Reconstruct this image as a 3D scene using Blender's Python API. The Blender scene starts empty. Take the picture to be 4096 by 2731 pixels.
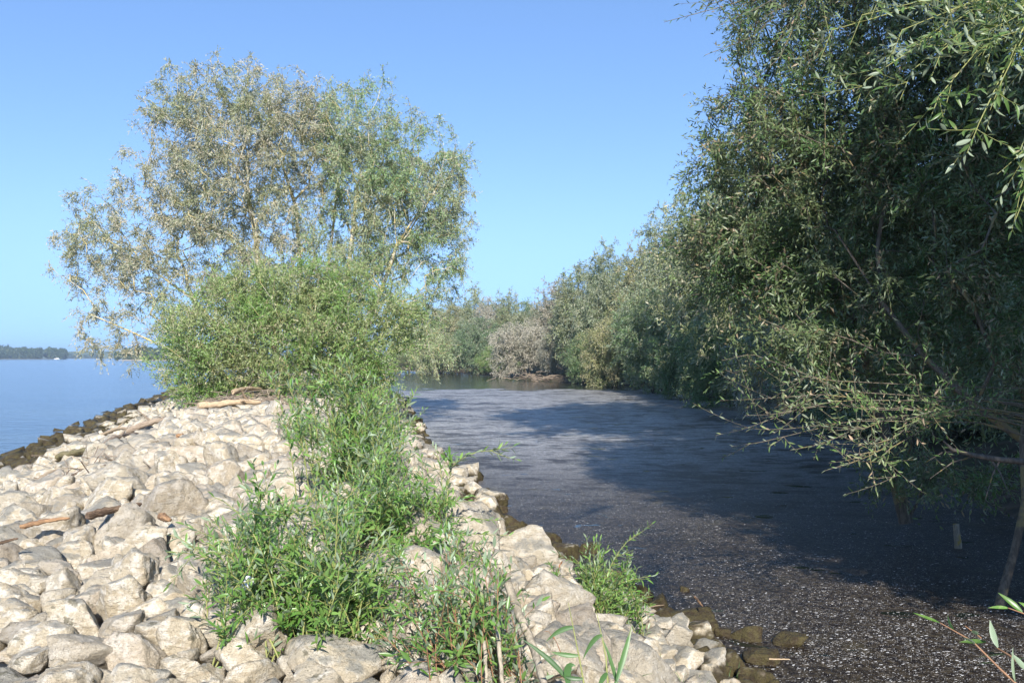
import bpy, bmesh, math, random
import numpy as np
from mathutils import Vector, Matrix, noise as mnoise

random.seed(7)
RNG = np.random.default_rng(11)
C = bpy.context.scene.collection
sc = bpy.context.scene
R = math.radians

# ------------------------------------------------------------------ camera, sky, sun, exposure
EYE = 2.9
HFOV = 60.0
FPX = 512 / math.tan(R(HFOV / 2))          # focal length in pixels of a 1024 px wide frame
HOR = 357.0                                # row of the horizon in that frame
cam = bpy.data.cameras.new('camera')
cam.sensor_width = 36
cam.lens = 18 / math.tan(R(HFOV / 2))
cam.clip_start = 0.05
cam.clip_end = 6000
camo = bpy.data.objects.new('camera', cam)
C.objects.link(camo)
camo.location = (0, 0, EYE)
PITCH = math.atan((HOR - 341) / FPX)
camo.rotation_euler = (R(90) + PITCH, 0, 0)
sc.camera = camo

SUN_EL = 32.0
SUN_ROT = 174.7                            # clockwise from +Y: behind the camera
world = bpy.data.worlds.new('World')
sc.world = world
world.use_nodes = True
wn = world.node_tree
wn.nodes.clear()
sky = wn.nodes.new('ShaderNodeTexSky')
sky.sky_type = 'NISHITA'
sky.sun_disc = False
sky.sun_elevation = R(SUN_EL)
sky.sun_rotation = R(SUN_ROT)
sky.air_density = 0.55
sky.dust_density = 0.0
sky.ozone_density = 3.5
# clear summer air: the pale blue of 8 degrees up carries on down to the horizon all round
tcw = wn.nodes.new('ShaderNodeTexCoord')
sxw = wn.nodes.new('ShaderNodeSeparateXYZ'); wn.links.new(tcw.outputs['Generated'], sxw.inputs[0])
mxw = wn.nodes.new('ShaderNodeMath'); mxw.operation = 'SMOOTH_MAX'; mxw.inputs[1].default_value = 0.13; mxw.inputs[2].default_value = 0.12
wn.links.new(sxw.outputs[2], mxw.inputs[0])
cxw = wn.nodes.new('ShaderNodeCombineXYZ'); wn.links.new(sxw.outputs[0], cxw.inputs[0]); wn.links.new(sxw.outputs[1], cxw.inputs[1]); wn.links.new(mxw.outputs[0], cxw.inputs[2])
nmw = wn.nodes.new('ShaderNodeVectorMath'); nmw.operation = 'NORMALIZE'
wn.links.new(cxw.outputs[0], nmw.inputs[0]); wn.links.new(nmw.outputs[0], sky.inputs['Vector'])
bg = wn.nodes.new('ShaderNodeBackground')
bg.inputs[1].default_value = 0.15
wo = wn.nodes.new('ShaderNodeOutputWorld')
hs = wn.nodes.new('ShaderNodeHueSaturation')
hs.inputs['Saturation'].default_value = 1.32
hs.inputs['Hue'].default_value = 0.507
hs.inputs['Value'].default_value = 1.64
gm = wn.nodes.new('ShaderNodeGamma')
gm.inputs['Gamma'].default_value = 0.60
wn.links.new(sky.outputs[0], gm.inputs['Color'])
wn.links.new(gm.outputs[0], hs.inputs['Color'])
wn.links.new(hs.outputs[0], bg.inputs[0])
wn.links.new(bg.outputs[0], wo.inputs[0])

sun = bpy.data.lights.new('sun', 'SUN')
sun.energy = 4.4
sun.angle = R(0.55)
sun.color = (1.0, 0.955, 0.885)
suno = bpy.data.objects.new('sun', sun)
C.objects.link(suno)
_a = R(SUN_ROT)
_s = Vector((math.sin(_a) * math.cos(R(SUN_EL)), math.cos(_a) * math.cos(R(SUN_EL)), math.sin(R(SUN_EL))))
suno.rotation_euler = (-_s).to_track_quat('-Z', 'Y').to_euler()
suno.location = (5, -20, 30)

sc.view_settings.view_transform = 'Standard'
sc.view_settings.look = 'None'
sc.view_settings.exposure = 0.9
sc.view_settings.gamma = 1
sc.view_settings.use_curve_mapping = False
sc.cycles.max_bounces = 8
sc.cycles.transparent_max_bounces = 8
sc.cycles.volume_bounces = 0

# ------------------------------------------------------------------ helpers
def tag(o, label=None, cat=None, group=None, kind=None):
    if label: o['label'] = label
    if cat: o['category'] = cat
    if group: o['group'] = group
    if kind: o['kind'] = kind
    return o

def empty(name, loc=(0, 0, 0)):
    o = bpy.data.objects.new(name, None)
    C.objects.link(o)
    o.location = loc
    o.empty_display_size = 0.2
    return o

def mesh_np(name, V, faces, rnd=None, smooth=False):
    """faces: list of int arrays (n,3) or (n,4)"""
    me = bpy.data.meshes.new(name)
    V = np.asarray(V, dtype=np.float32)
    if isinstance(faces, np.ndarray): faces = [faces]
    faces = [np.asarray(f, dtype=np.int32) for f in faces if len(f)]
    loops = np.concatenate([f.ravel() for f in faces])
    tot = np.concatenate([np.full(len(f), f.shape[1], dtype=np.int32) for f in faces])
    start = np.concatenate([[0], np.cumsum(tot)[:-1]]).astype(np.int32)
    me.vertices.add(len(V)); me.vertices.foreach_set('co', V.ravel())
    me.loops.add(len(loops)); me.loops.foreach_set('vertex_index', loops)
    me.polygons.add(len(tot)); me.polygons.foreach_set('loop_start', start)
    try: me.polygons.foreach_set('loop_total', tot)
    except Exception: pass
    me.update(calc_edges=True)
    if smooth: me.polygons.foreach_set('use_smooth', np.ones(len(tot), dtype=bool))
    if rnd is not None:
        a = me.attributes.new('rnd', 'FLOAT', 'FACE')
        a.data.foreach_set('value', np.asarray(rnd, dtype=np.float32))
    return me

def link(name, me, mat=None, parent=None, loc=None):
    o = bpy.data.objects.new(name, me)
    C.objects.link(o)
    if mat is not None and len(me.materials) == 0: me.materials.append(mat)
    if parent is not None: o.parent = parent
    if loc is not None: o.location = loc
    return o

class MB:
    """collects triangles and quads for one mesh"""
    def __init__(s): s.v = []; s.f = []; s.r = []; s.n = 0
    def add(s, V, F, r=0.0):
        V = np.asarray(V, dtype=np.float32).reshape(-1, 3)
        F = np.asarray(F, dtype=np.int32)
        if not len(F): return
        s.v.append(V); s.f.append(F + s.n); s.n += len(V)
        s.r.append(np.full(len(F), r) if np.isscalar(r) else np.asarray(r))
    def mesh(s, name, smooth=False):
        t = [f for f in s.f if f.shape[1] == 3]; q = [f for f in s.f if f.shape[1] == 4]
        rt = [r for f, r in zip(s.f, s.r) if f.shape[1] == 3]; rq = [r for f, r in zip(s.f, s.r) if f.shape[1] == 4]
        fs = []; rr = []
        if t: fs.append(np.concatenate(t)); rr.append(np.concatenate(rt))
        if q: fs.append(np.concatenate(q)); rr.append(np.concatenate(rq))
        return mesh_np(name, np.concatenate(s.v), fs, np.concatenate(rr), smooth)

def norm(a): return a / np.maximum(np.linalg.norm(a, axis=-1, keepdims=True), 1e-9)

def tube(mb, P, rad, k=6, r=0.0, cap=True, rough=0.0):
    """swept tube along polyline P with radii rad"""
    P = np.asarray(P, float); n = len(P)
    rad = np.broadcast_to(np.asarray(rad, float), (n,))
    T = norm(np.gradient(P, axis=0))
    ref = np.array([0.31, 0.17, 0.93]) if abs(T[0, 2]) < 0.8 else np.array([0.93, 0.3, 0.1])
    u = norm(np.cross(T[0], ref)); V = []
    for i in range(n):
        u = norm(u - T[i] * np.dot(u, T[i])); w = np.cross(T[i], u)
        a = np.linspace(0, 2 * math.pi, k, endpoint=False)
        rr = rad[i] * (1 + rough * (RNG.random(k) - .5)) if rough else np.full(k, rad[i])
        V.append(P[i] + np.cos(a)[:, None] * u * rr[:, None] + np.sin(a)[:, None] * w * rr[:, None])
    V = np.concatenate(V)
    i, j = np.meshgrid(np.arange(n - 1), np.arange(k), indexing='ij')
    a = i * k + j; b = i * k + (j + 1) % k
    F = np.stack([a, b, b + k, a + k], -1).reshape(-1, 4)
    mb.add(V, F, r)
    if cap:
        for ring, c in ((0, P[0]), (n - 1, P[-1])):
            vv = np.vstack([V[ring * k:(ring + 1) * k], c])
            ff = [(k, (q + 1) % k, q) if ring == 0 else (k, q, (q + 1) % k) for q in range(k)]
            mb.add(vv, ff, r)

def ray(px, py):
    """direction with y = 1 through a pixel of the 1024 px frame (pitch is tiny, so a shifted pinhole is close)"""
    cx, cy = (px - 512) / FPX, (341 - py) / FPX
    c, s = math.cos(PITCH), math.sin(PITCH)
    d = np.array([cx, c - cy * s, s + cy * c])
    return d / d[1]
def at(px, py, Y): return np.array([0, 0, EYE]) + ray(px, py) * Y

# ------------------------------------------------------------------ terrain
YL = [-30, 5, 23, 40, 71, 95]; XL = [3, -8.5, -13.3, -18.2, -27, -32]
YR = [-30, 5, 7.9, 9.1, 10.6, 12.7, 18, 26, 61, 75, 95]; XR = [9, 2.6, 2.1, 1.95, 1.5, 0.4, -0.85, -2.6, -7.7, -13, -31]
XL[0] = -0.5
def fbm(x, y, s=1.0, z=0.0, o=3): return mnoise.fractal(Vector((x * s, y * s, z)), 0.6, 2.0, o)
def sstep(t): t = np.clip(t, 0, 1); return t * t * (3 - 2 * t)
def hgt(x, y):
    l = np.interp(y, YL, XL); r = np.interp(y, YR, XR)
    dl = x - l; dr = r - x
    a = 1.25 * sstep(dl / 6.4) if dl > 0 else 0.32 * dl
    b = 1.22 * sstep((dr + .15) / 3.3) if dr > -.15 else 0.34 * (dr + .15)
    return max(-1.6, min(a, b))
def hit(px, py, lift=0.0):
    d = ray(px, py); y = 2.0
    if d[2] >= -1e-4: return None
    while y < 200:
        p = np.array([0, 0, EYE]) + d * y
        if p[2] <= max(hgt(p[0], p[1]), 0) + lift: return p
        y += 0.02 + y * 0.001
    return p

# ------------------------------------------------------------------ materials
def newmat(name):
    m = bpy.data.materials.new(name); m.use_nodes = True
    nt = m.node_tree; nt.nodes.clear()
    return m, nt
class N:
    def __init__(s, nt): s.nt = nt
    def node(s, t, **kw):
        n = s.nt.nodes.new(t)
        for k, v in kw.items(): setattr(n, k, v)
        return n
    def lk(s, a, b): s.nt.links.new(a, b)
    def setin(s, sock, v):
        if hasattr(v, 'is_output') or isinstance(v, bpy.types.NodeSocket): s.lk(v, sock)
        else: sock.default_value = v
    def math(s, op, a, b=0.0, c=None, clamp=False):
        n = s.node('ShaderNodeMath', operation=op, use_clamp=clamp)
        s.setin(n.inputs[0], a); s.setin(n.inputs[1], b)
        if c is not None: s.setin(n.inputs[2], c)
        return n.outputs[0]
    def mix(s, f, a, b, bt='MIX'):
        n = s.node('ShaderNodeMix', data_type='RGBA', blend_type=bt)
        s.setin(n.inputs[0], f)
        for i, v in ((6, a), (7, b)):
            if isinstance(v, tuple) and len(v) == 3: v = (*v, 1)
            s.setin(n.inputs[i], v)
        return n.outputs[2]
    def noise(s, vec, scale, detail=3, rough=0.55, dist=0.0):
        n = s.node('ShaderNodeTexNoise'); n.inputs['Scale'].default_value = scale
        n.inputs['Detail'].default_value = detail; n.inputs['Roughness'].default_value = rough
        n.inputs['Distortion'].default_value = dist
        if vec is not None: s.lk(vec, n.inputs['Vector'])
        return n.outputs[0]
    def ramp(s, f, a, b):
        n = s.node('ShaderNodeMapRange', interpolation_type='SMOOTHSTEP')
        s.setin(n.inputs[0], f); n.inputs[1].default_value = a; n.inputs[2].default_value = b
        return n.outputs[0]
    def bump(s, h, strength, dist, prev=None):
        n = s.node('ShaderNodeBump'); n.inputs['Strength'].default_value = strength
        n.inputs['Distance'].default_value = dist; s.lk(h, n.inputs['Height'])
        if prev is not None: s.lk(prev, n.inputs['Normal'])
        return n.outputs[0]
    def out(s, sh):
        o = s.node('ShaderNodeOutputMaterial'); s.lk(sh, o.inputs[0])
    def principled(s, col, rough, normal=None, spec=0.5):
        p = s.node('ShaderNodeBsdfPrincipled')
        s.setin(p.inputs['Base Color'], (*col, 1) if isinstance(col, tuple) and len(col) == 3 else col)
        s.setin(p.inputs['Roughness'], rough)
        p.inputs['Specular IOR Level'].default_value = spec
        if normal is not None: s.lk(normal, p.inputs['Normal'])
        return p

def rock_material(name, ground=False, mossy=0.0, tone=1.0):
    m, nt = newmat(name); n = N(nt)
    g = n.node('ShaderNodeNewGeometry'); pos = g.outputs['Position']
    oi = n.node('ShaderNodeObjectInfo'); at_ = n.node('ShaderNodeAttribute', attribute_name='rnd')
    rv = n.math('FRACT', n.math('ADD', oi.outputs['Random'], at_.outputs['Fac']))
    rv2 = n.math('FRACT', n.math('MULTIPLY', rv, 7.31))
    rv3 = n.math('FRACT', n.math('MULTIPLY', rv, 23.7))
    off = n.node('ShaderNodeCombineXYZ'); n.lk(n.math('MULTIPLY', rv, 31.0), off.inputs[0]); n.lk(n.math('MULTIPLY', rv2, 17.0), off.inputs[1])
    va = n.node('ShaderNodeVectorMath', operation='ADD'); n.lk(pos, va.inputs[0]); n.lk(off.outputs[0], va.inputs[1])
    p = va.outputs[0]
    big = n.noise(p, 2.6, 3, 0.6, 0.4); mid = n.noise(p, 10, 4, 0.65, 0.3); fine = n.noise(p, 45, 5, 0.7); grit = n.noise(p, 160, 2, 0.7)
    # layered bedding, faint
    mp = n.node('ShaderNodeMapping'); mp.inputs['Rotation'].default_value = (0.3, 0.5, 0); mp.inputs['Scale'].default_value = (2, 2, 16); n.lk(p, mp.inputs[0])
    lay = n.noise(mp.outputs[0], 2.2, 4, 0.7, 0.6)
    cream = (.56 * tone, .475 * tone, .34 * tone); white = (.78 * tone, .71 * tone, .59 * tone); gray = (.26 * tone, .25 * tone, .215 * tone); tan = (.38 * tone, .29 * tone, .185 * tone)
    c = n.mix(n.ramp(mid, .44, .60), cream, white)
    c = n.mix(n.math('MULTIPLY', n.ramp(lay, .5, .66), .55), c, tan)
    c = n.mix(n.math('MULTIPLY', n.ramp(rv2, .7, 1.0), .35), c, (.48, .39, .32))
    c = n.mix(n.math('MULTIPLY', n.ramp(n.math('FRACT', n.math('MULTIPLY', rv, 51.3)), .86, .9), .6), c, (.27 * tone, .23 * tone, .18 * tone))
    c = n.mix(n.math('MULTIPLY', n.ramp(rv3, .5, 1.0), .55), c, (.42 * tone, .38 * tone, .31 * tone))
    sx = n.node('ShaderNodeSeparateXYZ'); n.lk(g.outputs['Normal'], sx.inputs[0])
    sp = n.node('ShaderNodeSeparateXYZ'); n.lk(pos, sp.inputs[0])
    up = n.math('ADD', sx.outputs[2], n.math('MULTIPLY', n.math('SUBTRACT', big, .5), 1.8))
    up = n.math('ADD', up, n.math('MULTIPLY', n.math('SUBTRACT', mid, .5), 1.1))
    if not ground:
        c = n.mix(n.math('MULTIPLY', n.ramp(up, .80, 1.05), .8), c, gray)
        lich = n.ramp(n.noise(p, 7, 4, .7), .60, .68)
        c = n.mix(n.math('MULTIPLY', lich, .75), c, (.13, .12, .075))
    c = n.mix(n.math('MULTIPLY', n.ramp(fine, .56, .70), .35), c, (.20, .165, .12))
    c = n.mix(n.math('MULTIPLY', n.ramp(grit, .5, .75), .25), c, (.66, .6, .52))
    # algae and wet silt close to the water line
    zz = n.math('ADD', sp.outputs[2], n.math('MULTIPLY', n.math('SUBTRACT', big, .5), .6))
    zz = n.math('SUBTRACT', zz, n.math('MULTIPLY', n.ramp(n.math('MULTIPLY', sp.outputs[0], -1), 6.5, 9), .19))
    wet = n.math('SUBTRACT', 1.0, n.ramp(zz, .17 + mossy, .27 + mossy))
    moss = n.mix(n.ramp(mid, .35, .65), (.055, .038, .02), (.10, .082, .032))
    moss = n.mix(n.math('MULTIPLY', n.ramp(grit, .6, .8), .5), moss, (.3, .27, .2))
    c = n.mix(wet, c, moss)
    rough = n.math('SUBTRACT', .92, n.math('MULTIPLY', wet, .3))
    nb = n.bump(lay, .6, .05)
    nb = n.bump(mid, .8, .06, nb)
    nb = n.bump(fine, .9, .025, nb)
    nb = n.bump(grit, .8, .008, nb)
    pr = n.principled(c, rough, nb, .3)
    n.out(pr.outputs[0])
    return m

def leaf_material(name, a, b, dead=(.30, .23, .16), deadf=.3, back=(.24, .28, .19), scale=.5, gloss=.45, trans=.32, vary=.5):
    m, nt = newmat(name); n = N(nt)
    g = n.node('ShaderNodeNewGeometry')
    oi = n.node('ShaderNodeObjectInfo'); at_ = n.node('ShaderNodeAttribute', attribute_name='rnd')
    rv = n.math('FRACT', n.math('ADD', oi.outputs['Random'], at_.outputs['Fac']))
    rv2 = n.math('FRACT', n.math('MULTIPLY', rv, 13.7))
    tc = n.node('ShaderNodeTexCoord')
    big = n.noise(tc.outputs['Object'], scale, 3, .6)
    f = n.math('ADD', n.ramp(big, .38, .62), n.math('MULTIPLY', n.math('SUBTRACT', rv, .5), .7), clamp=True)
    c = n.mix(f, a, b)
    dn = n.noise(tc.outputs['Object'], scale * 1.9, 4, .65)
    dm = n.math('ADD', dn, n.math('MULTIPLY', n.math('SUBTRACT', rv2, .5), .35))
    c = n.mix(n.ramp(dm, .72 - deadf * .5, .80 - deadf * .5), c, dead)
    c = n.mix(n.math('MULTIPLY', g.outputs['Backfacing'], .75), c, back)
    br = n.math('ADD', 1 - vary / 2, n.math('MULTIPLY', rv2, vary))
    vm = n.node('ShaderNodeVectorMath', operation='SCALE'); n.lk(c, vm.inputs[0]); n.lk(br, vm.inputs['Scale'])
    pr = n.principled(vm.outputs[0], gloss, None, .45)
    tr = n.node('ShaderNodeBsdfTranslucent')
    tcol = n.mix(.5, vm.outputs[0], (.22, .30, .04)); n.lk(tcol, tr.inputs[0])
    mx = n.node('ShaderNodeMixShader'); mx.inputs[0].default_value = trans
    n.lk(pr.outputs[0], mx.inputs[1]); n.lk(tr.outputs[0], mx.inputs[2])
    n.out(mx.outputs[0])
    return m

def bark_material(name, base=(.20, .165, .12), lichen=.4, lich=(.42, .29, .05)):
    m, nt = newmat(name); n = N(nt)
    tc = n.node('ShaderNodeTexCoord')
    mp = n.node('ShaderNodeMapping'); mp.inputs['Scale'].default_value = (1, 1, .25); n.lk(tc.outputs['Object'], mp.inputs[0])
    a = n.noise(mp.outputs[0], 22, 4, .7); b = n.noise(tc.outputs['Object'], 1.1, 3, .6)
    c = n.mix(n.ramp(a, .4, .6), tuple(x * .6 for x in base), base)
    c = n.mix(n.math('MULTIPLY', n.ramp(n.noise(tc.outputs['Object'], 2.6, 4, .6), .62 - lichen * .3, .70 - lichen * .3), .85), c, lich)
    pr = n.principled(c, .85, n.bump(a, .8, .02), .3)
    n.out(pr.outputs[0]); return m

def wood_material(name, base, dark):
    m, nt = newmat(name); n = N(nt)
    tc = n.node('ShaderNodeTexCoord')
    mp = n.node('ShaderNodeMapping'); mp.inputs['Scale'].default_value = (.7, 14, 14); n.lk(tc.outputs['Object'], mp.inputs[0])
    a = n.noise(mp.outputs[0], 4, 5, .7, .5); b = n.noise(tc.outputs['Object'], 5, 3)
    c = n.mix(n.ramp(a, .38, .62), dark, base)
    c = n.mix(n.math('MULTIPLY', n.ramp(b, .5, .7), .5), c, tuple((x + y) / 2.4 for x, y in zip(base, dark)))
    pr = n.principled(c, .88, n.bump(a, 1.0, .012), .25)
    n.out(pr.outputs[0]); return m

def plain(name, col, rough=.7, bumpy=0.0, spec=.4):
    m, nt = newmat(name); n = N(nt)
    tc = n.node('ShaderNodeTexCoord')
    a = n.noise(tc.outputs['Object'], 30, 3)
    c = n.mix(n.ramp(a, .3, .7), tuple(x * .82 for x in col), tuple(min(1, x * 1.1) for x in col))
    pr = n.principled(c, rough, n.bump(a, bumpy, .01) if bumpy else None, spec)
    n.out(pr.outputs[0]); return m

M_ROCK = rock_material('riprap_stone')
M_MOSSROCK = rock_material('algae_stone', mossy=1.5)
M_SILT = rock_material('silt_ground', ground=True, tone=.88)
M_L_BIGA = leaf_material('leaf_beige_willow', (.33, .37, .20), (.47, .46, .33), (.52, .45, .34), .38, (.52, .54, .44), .35, trans=.40)
M_L_BIGB = leaf_material('leaf_green_willow', (.25, .38, .16), (.41, .45, .27), (.47, .44, .31), .22, (.50, .54, .41), .35, trans=.40)
M_L_BUSH = leaf_material('leaf_bush', (.19, .34, .08), (.35, .40, .17), (.46, .41, .26), .2, (.42, .49, .31), .6, trans=.40)
M_L_FORE = leaf_material('leaf_foreground', (.12, .26, .05), (.21, .34, .09), (.30, .33, .17), .0, (.42, .50, .37), 2.0, .33, .34)
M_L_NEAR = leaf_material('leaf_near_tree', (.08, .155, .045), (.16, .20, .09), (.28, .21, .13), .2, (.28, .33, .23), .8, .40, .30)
M_L_SILV = leaf_material('leaf_silver', (.27, .28, .19), (.38, .34, .26), (.44, .38, .31), .4, (.42, .41, .34), .5)
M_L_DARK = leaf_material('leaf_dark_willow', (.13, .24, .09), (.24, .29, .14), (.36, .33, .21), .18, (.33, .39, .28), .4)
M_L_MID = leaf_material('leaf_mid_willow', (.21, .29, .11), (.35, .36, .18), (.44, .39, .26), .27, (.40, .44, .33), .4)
M_L_YEL = leaf_material('leaf_yellow_willow', (.25, .29, .11), (.35, .33, .16), (.42, .36, .23), .32, (.38, .40, .29), .4)
M_L_FAR = leaf_material('leaf_far_wood', (.055, .10, .04), (.09, .13, .055), (.12, .13, .06), .1, (.1, .14, .07), .05)
M_L_WEB = leaf_material('leaf_webbed', (.38, .36, .27), (.46, .42, .34), (.50, .45, .37), .4, (.46, .43, .37), .6)
M_L_ARM = leaf_material('leaf_webbed_green', (.13, .24, .06), (.22, .27, .12), (.46, .33, .22), .15, (.36, .40, .30), 1.6, .4, .3)
M_L_OVER = leaf_material('leaf_overhang', (.10, .19, .05), (.17, .24, .09), (.3, .25, .15), .05, (.33, .38, .29), 2.0, .38, .32)
M_BARK = bark_material('bark_willow', (.58, .54, .46), .5, (.55, .44, .17))
M_BARKG = bark_material('bark_gray', (.16, .135, .11), .15)
M_BARKN = bark_material('bark_near', (.17, .14, .105), .3, (.25, .2, .09))
M_STEM = plain('shoot_green', (.26, .27, .09), .6)
M_STEMR = plain('shoot_red', (.28, .15, .08), .6)
M_STEMW = bark_material('stem_pale', (.42, .36, .27), .0)

# ------------------------------------------------------------------ ground and water
def grid(name, xs, ys, zf, mat, smooth=True, **kw):
    X, Y = np.meshgrid(xs, ys)
    Z = np.array([[zf(x, y) for x in xs] for y in ys])
    V = np.stack([X, Y, Z], -1).reshape(-1, 3)
    nx = len(xs); i, j = np.meshgrid(np.arange(len(ys) - 1), np.arange(nx - 1), indexing='ij')
    a = i * nx + j
    F = np.stack([a, a + 1, a + nx + 1, a + nx], -1).reshape(-1, 4)
    return link(name, mesh_np(name, V, F, None, smooth), mat)

M_BED = plain('mud', (.06, .05, .035), .9, .3)
bed = link('riverbed_ground', mesh_np('riverbed_ground', [(-2300, -300, -2.2), (1400, -300, -2.2), (1400, 2700, -2.2), (-2300, 2700, -2.2)], np.array([[0, 1, 2, 3]])), M_BED)
tag(bed, 'dark muddy bed under the river and the backwater', kind='structure')

def zemb(x, y):
    h = hgt(x, y)
    return h + (.05 * fbm(x, y, 2.3, 1.0) + .025 * fbm(x, y, 7, 2.0)) - .08
ys = np.concatenate([np.arange(-30, 2, 1.0), np.arange(2, 16, .12), np.arange(16, 40, .3), np.arange(40, 98, 1.0)])
V = []; nu = 70
for y in ys:
    l = np.interp(y, YL, XL) - 5; r = np.interp(y, YR, XR) + 5
    for t in np.linspace(0, 1, nu):
        x = l + (r - l) * t; V.append((x, y, zemb(x, y)))
i, j = np.meshgrid(np.arange(len(ys) - 1), np.arange(nu - 1), indexing='ij'); a = i * nu + j
emb = link('stone_embankment', mesh_np('stone_embankment', V, np.stack([a, a + 1, a + nu + 1, a + nu], -1).reshape(-1, 4), None, True), M_SILT)
tag(emb, 'low bank of pale dumped stones between the river and the still backwater', kind='structure')

# right bank and land beyond the backwater
SHY = [-60, 0, 8, 12, 18, 30, 47, 54, 60, 83, 99, 107, 135, 184, 700, 740, 2600]
SHX = [6.5, 7.2, 7.4, 8.2, 9.5, 12.5, 15.5, 14.2, 13, 13.5, 10.3, 4, -1.8, -13, -255, -262, -900]
def hright(x, y):
    d = x - np.interp(y, SHY, SHX)
    if d < 0: return max(-1.8, d * .45)
    return min(2.2, .25 * d ** .7 * 1.6) + .12 * fbm(x, y, .4)
ysr = np.concatenate([np.arange(-60, 60, 1.5), np.arange(60, 200, 5), np.arange(200, 2600, 60)])
V = []; offs = [-6, -3, -1.5, -.7, -.2, .2, .6, 1.2, 2, 3, 5, 8, 12, 20, 40, 90, 200, 600, 1300]; nu = len(offs)
for y in ysr:
    s = np.interp(y, SHY, SHX) + .35 * fbm(y, 0, .35)
    for o in offs: V.append((min(s + o, 1390), y, hright(s + o, y)))
i, j = np.meshgrid(np.arange(len(ysr) - 1), np.arange(nu - 1), indexing='ij'); a = i * nu + j
def soil_material():
    m, nt = newmat('wood_floor_soil'); n = N(nt)
    g = n.node('ShaderNodeNewGeometry'); a = n.noise(g.outputs[0], 3, 4); b = n.noise(g.outputs[0], .5, 3)
    c = n.mix(n.ramp(a, .35, .65), (.05, .04, .028), (.10, .075, .05))
    c = n.mix(n.ramp(b, .5, .7), c, (.05, .07, .025))
    n.out(n.principled(c, .95, n.bump(a, 1, .1), .2).outputs[0]); return m
rb = link('right_bank_ground', mesh_np('right_bank_ground', V, np.stack([a, a + 1, a + nu + 1, a + nu], -1).reshape(-1, 4), None, True), soil_material())
tag(rb, 'dark earth bank under the willows beyond the backwater', kind='structure')

def river_material():
    m, nt = newmat('river_water'); n = N(nt)
    g = n.node('ShaderNodeNewGeometry')
    mp = n.node('ShaderNodeMapping'); mp.inputs['Scale'].default_value = (.45, 1, 1); n.lk(g.outputs[0], mp.inputs[0])
    a = n.noise(mp.outputs[0], 1.6, 4, .6, .4); b = n.noise(mp.outputs[0], 7, 3, .6); c = n.noise(mp.outputs[0], .12, 3)
    nb = n.bump(a, .7, .22); nb = n.bump(b, .5, .05, nb)
    pr = n.principled(n.mix(n.ramp(c, .35, .65), (.06, .10, .15), (.085, .13, .17)), .14, nb, .5)
    pr.inputs['IOR'].default_value = 1.33
    n.out(pr.outputs[0]); return m
# the river: one sheet from behind the camera to the far bank, its right edge under the embankment crest
mid = lambda y: (np.interp(y, YL, XL) + np.interp(y, YR, XR)) / 2
yy = [-60, -30, 5, 23, 40, 71, 95, 140, 400, 700, 2640]
rx = [4, mid(-30), mid(5), mid(23), mid(40), mid(71), -33, -33, -150, -258, -930]
V = []
for y, x in zip(yy, rx): V += [(-2250, y, 0), (x, y, 0)]
rv = link('river_water', mesh_np('river_water', V, np.array([[2 * k, 2 * k + 1, 2 * k + 3, 2 * k + 2] for k in range(len(yy) - 1)])), river_material())
tag(rv, 'wide calm blue river left of the stone bank', kind='structure')

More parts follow.
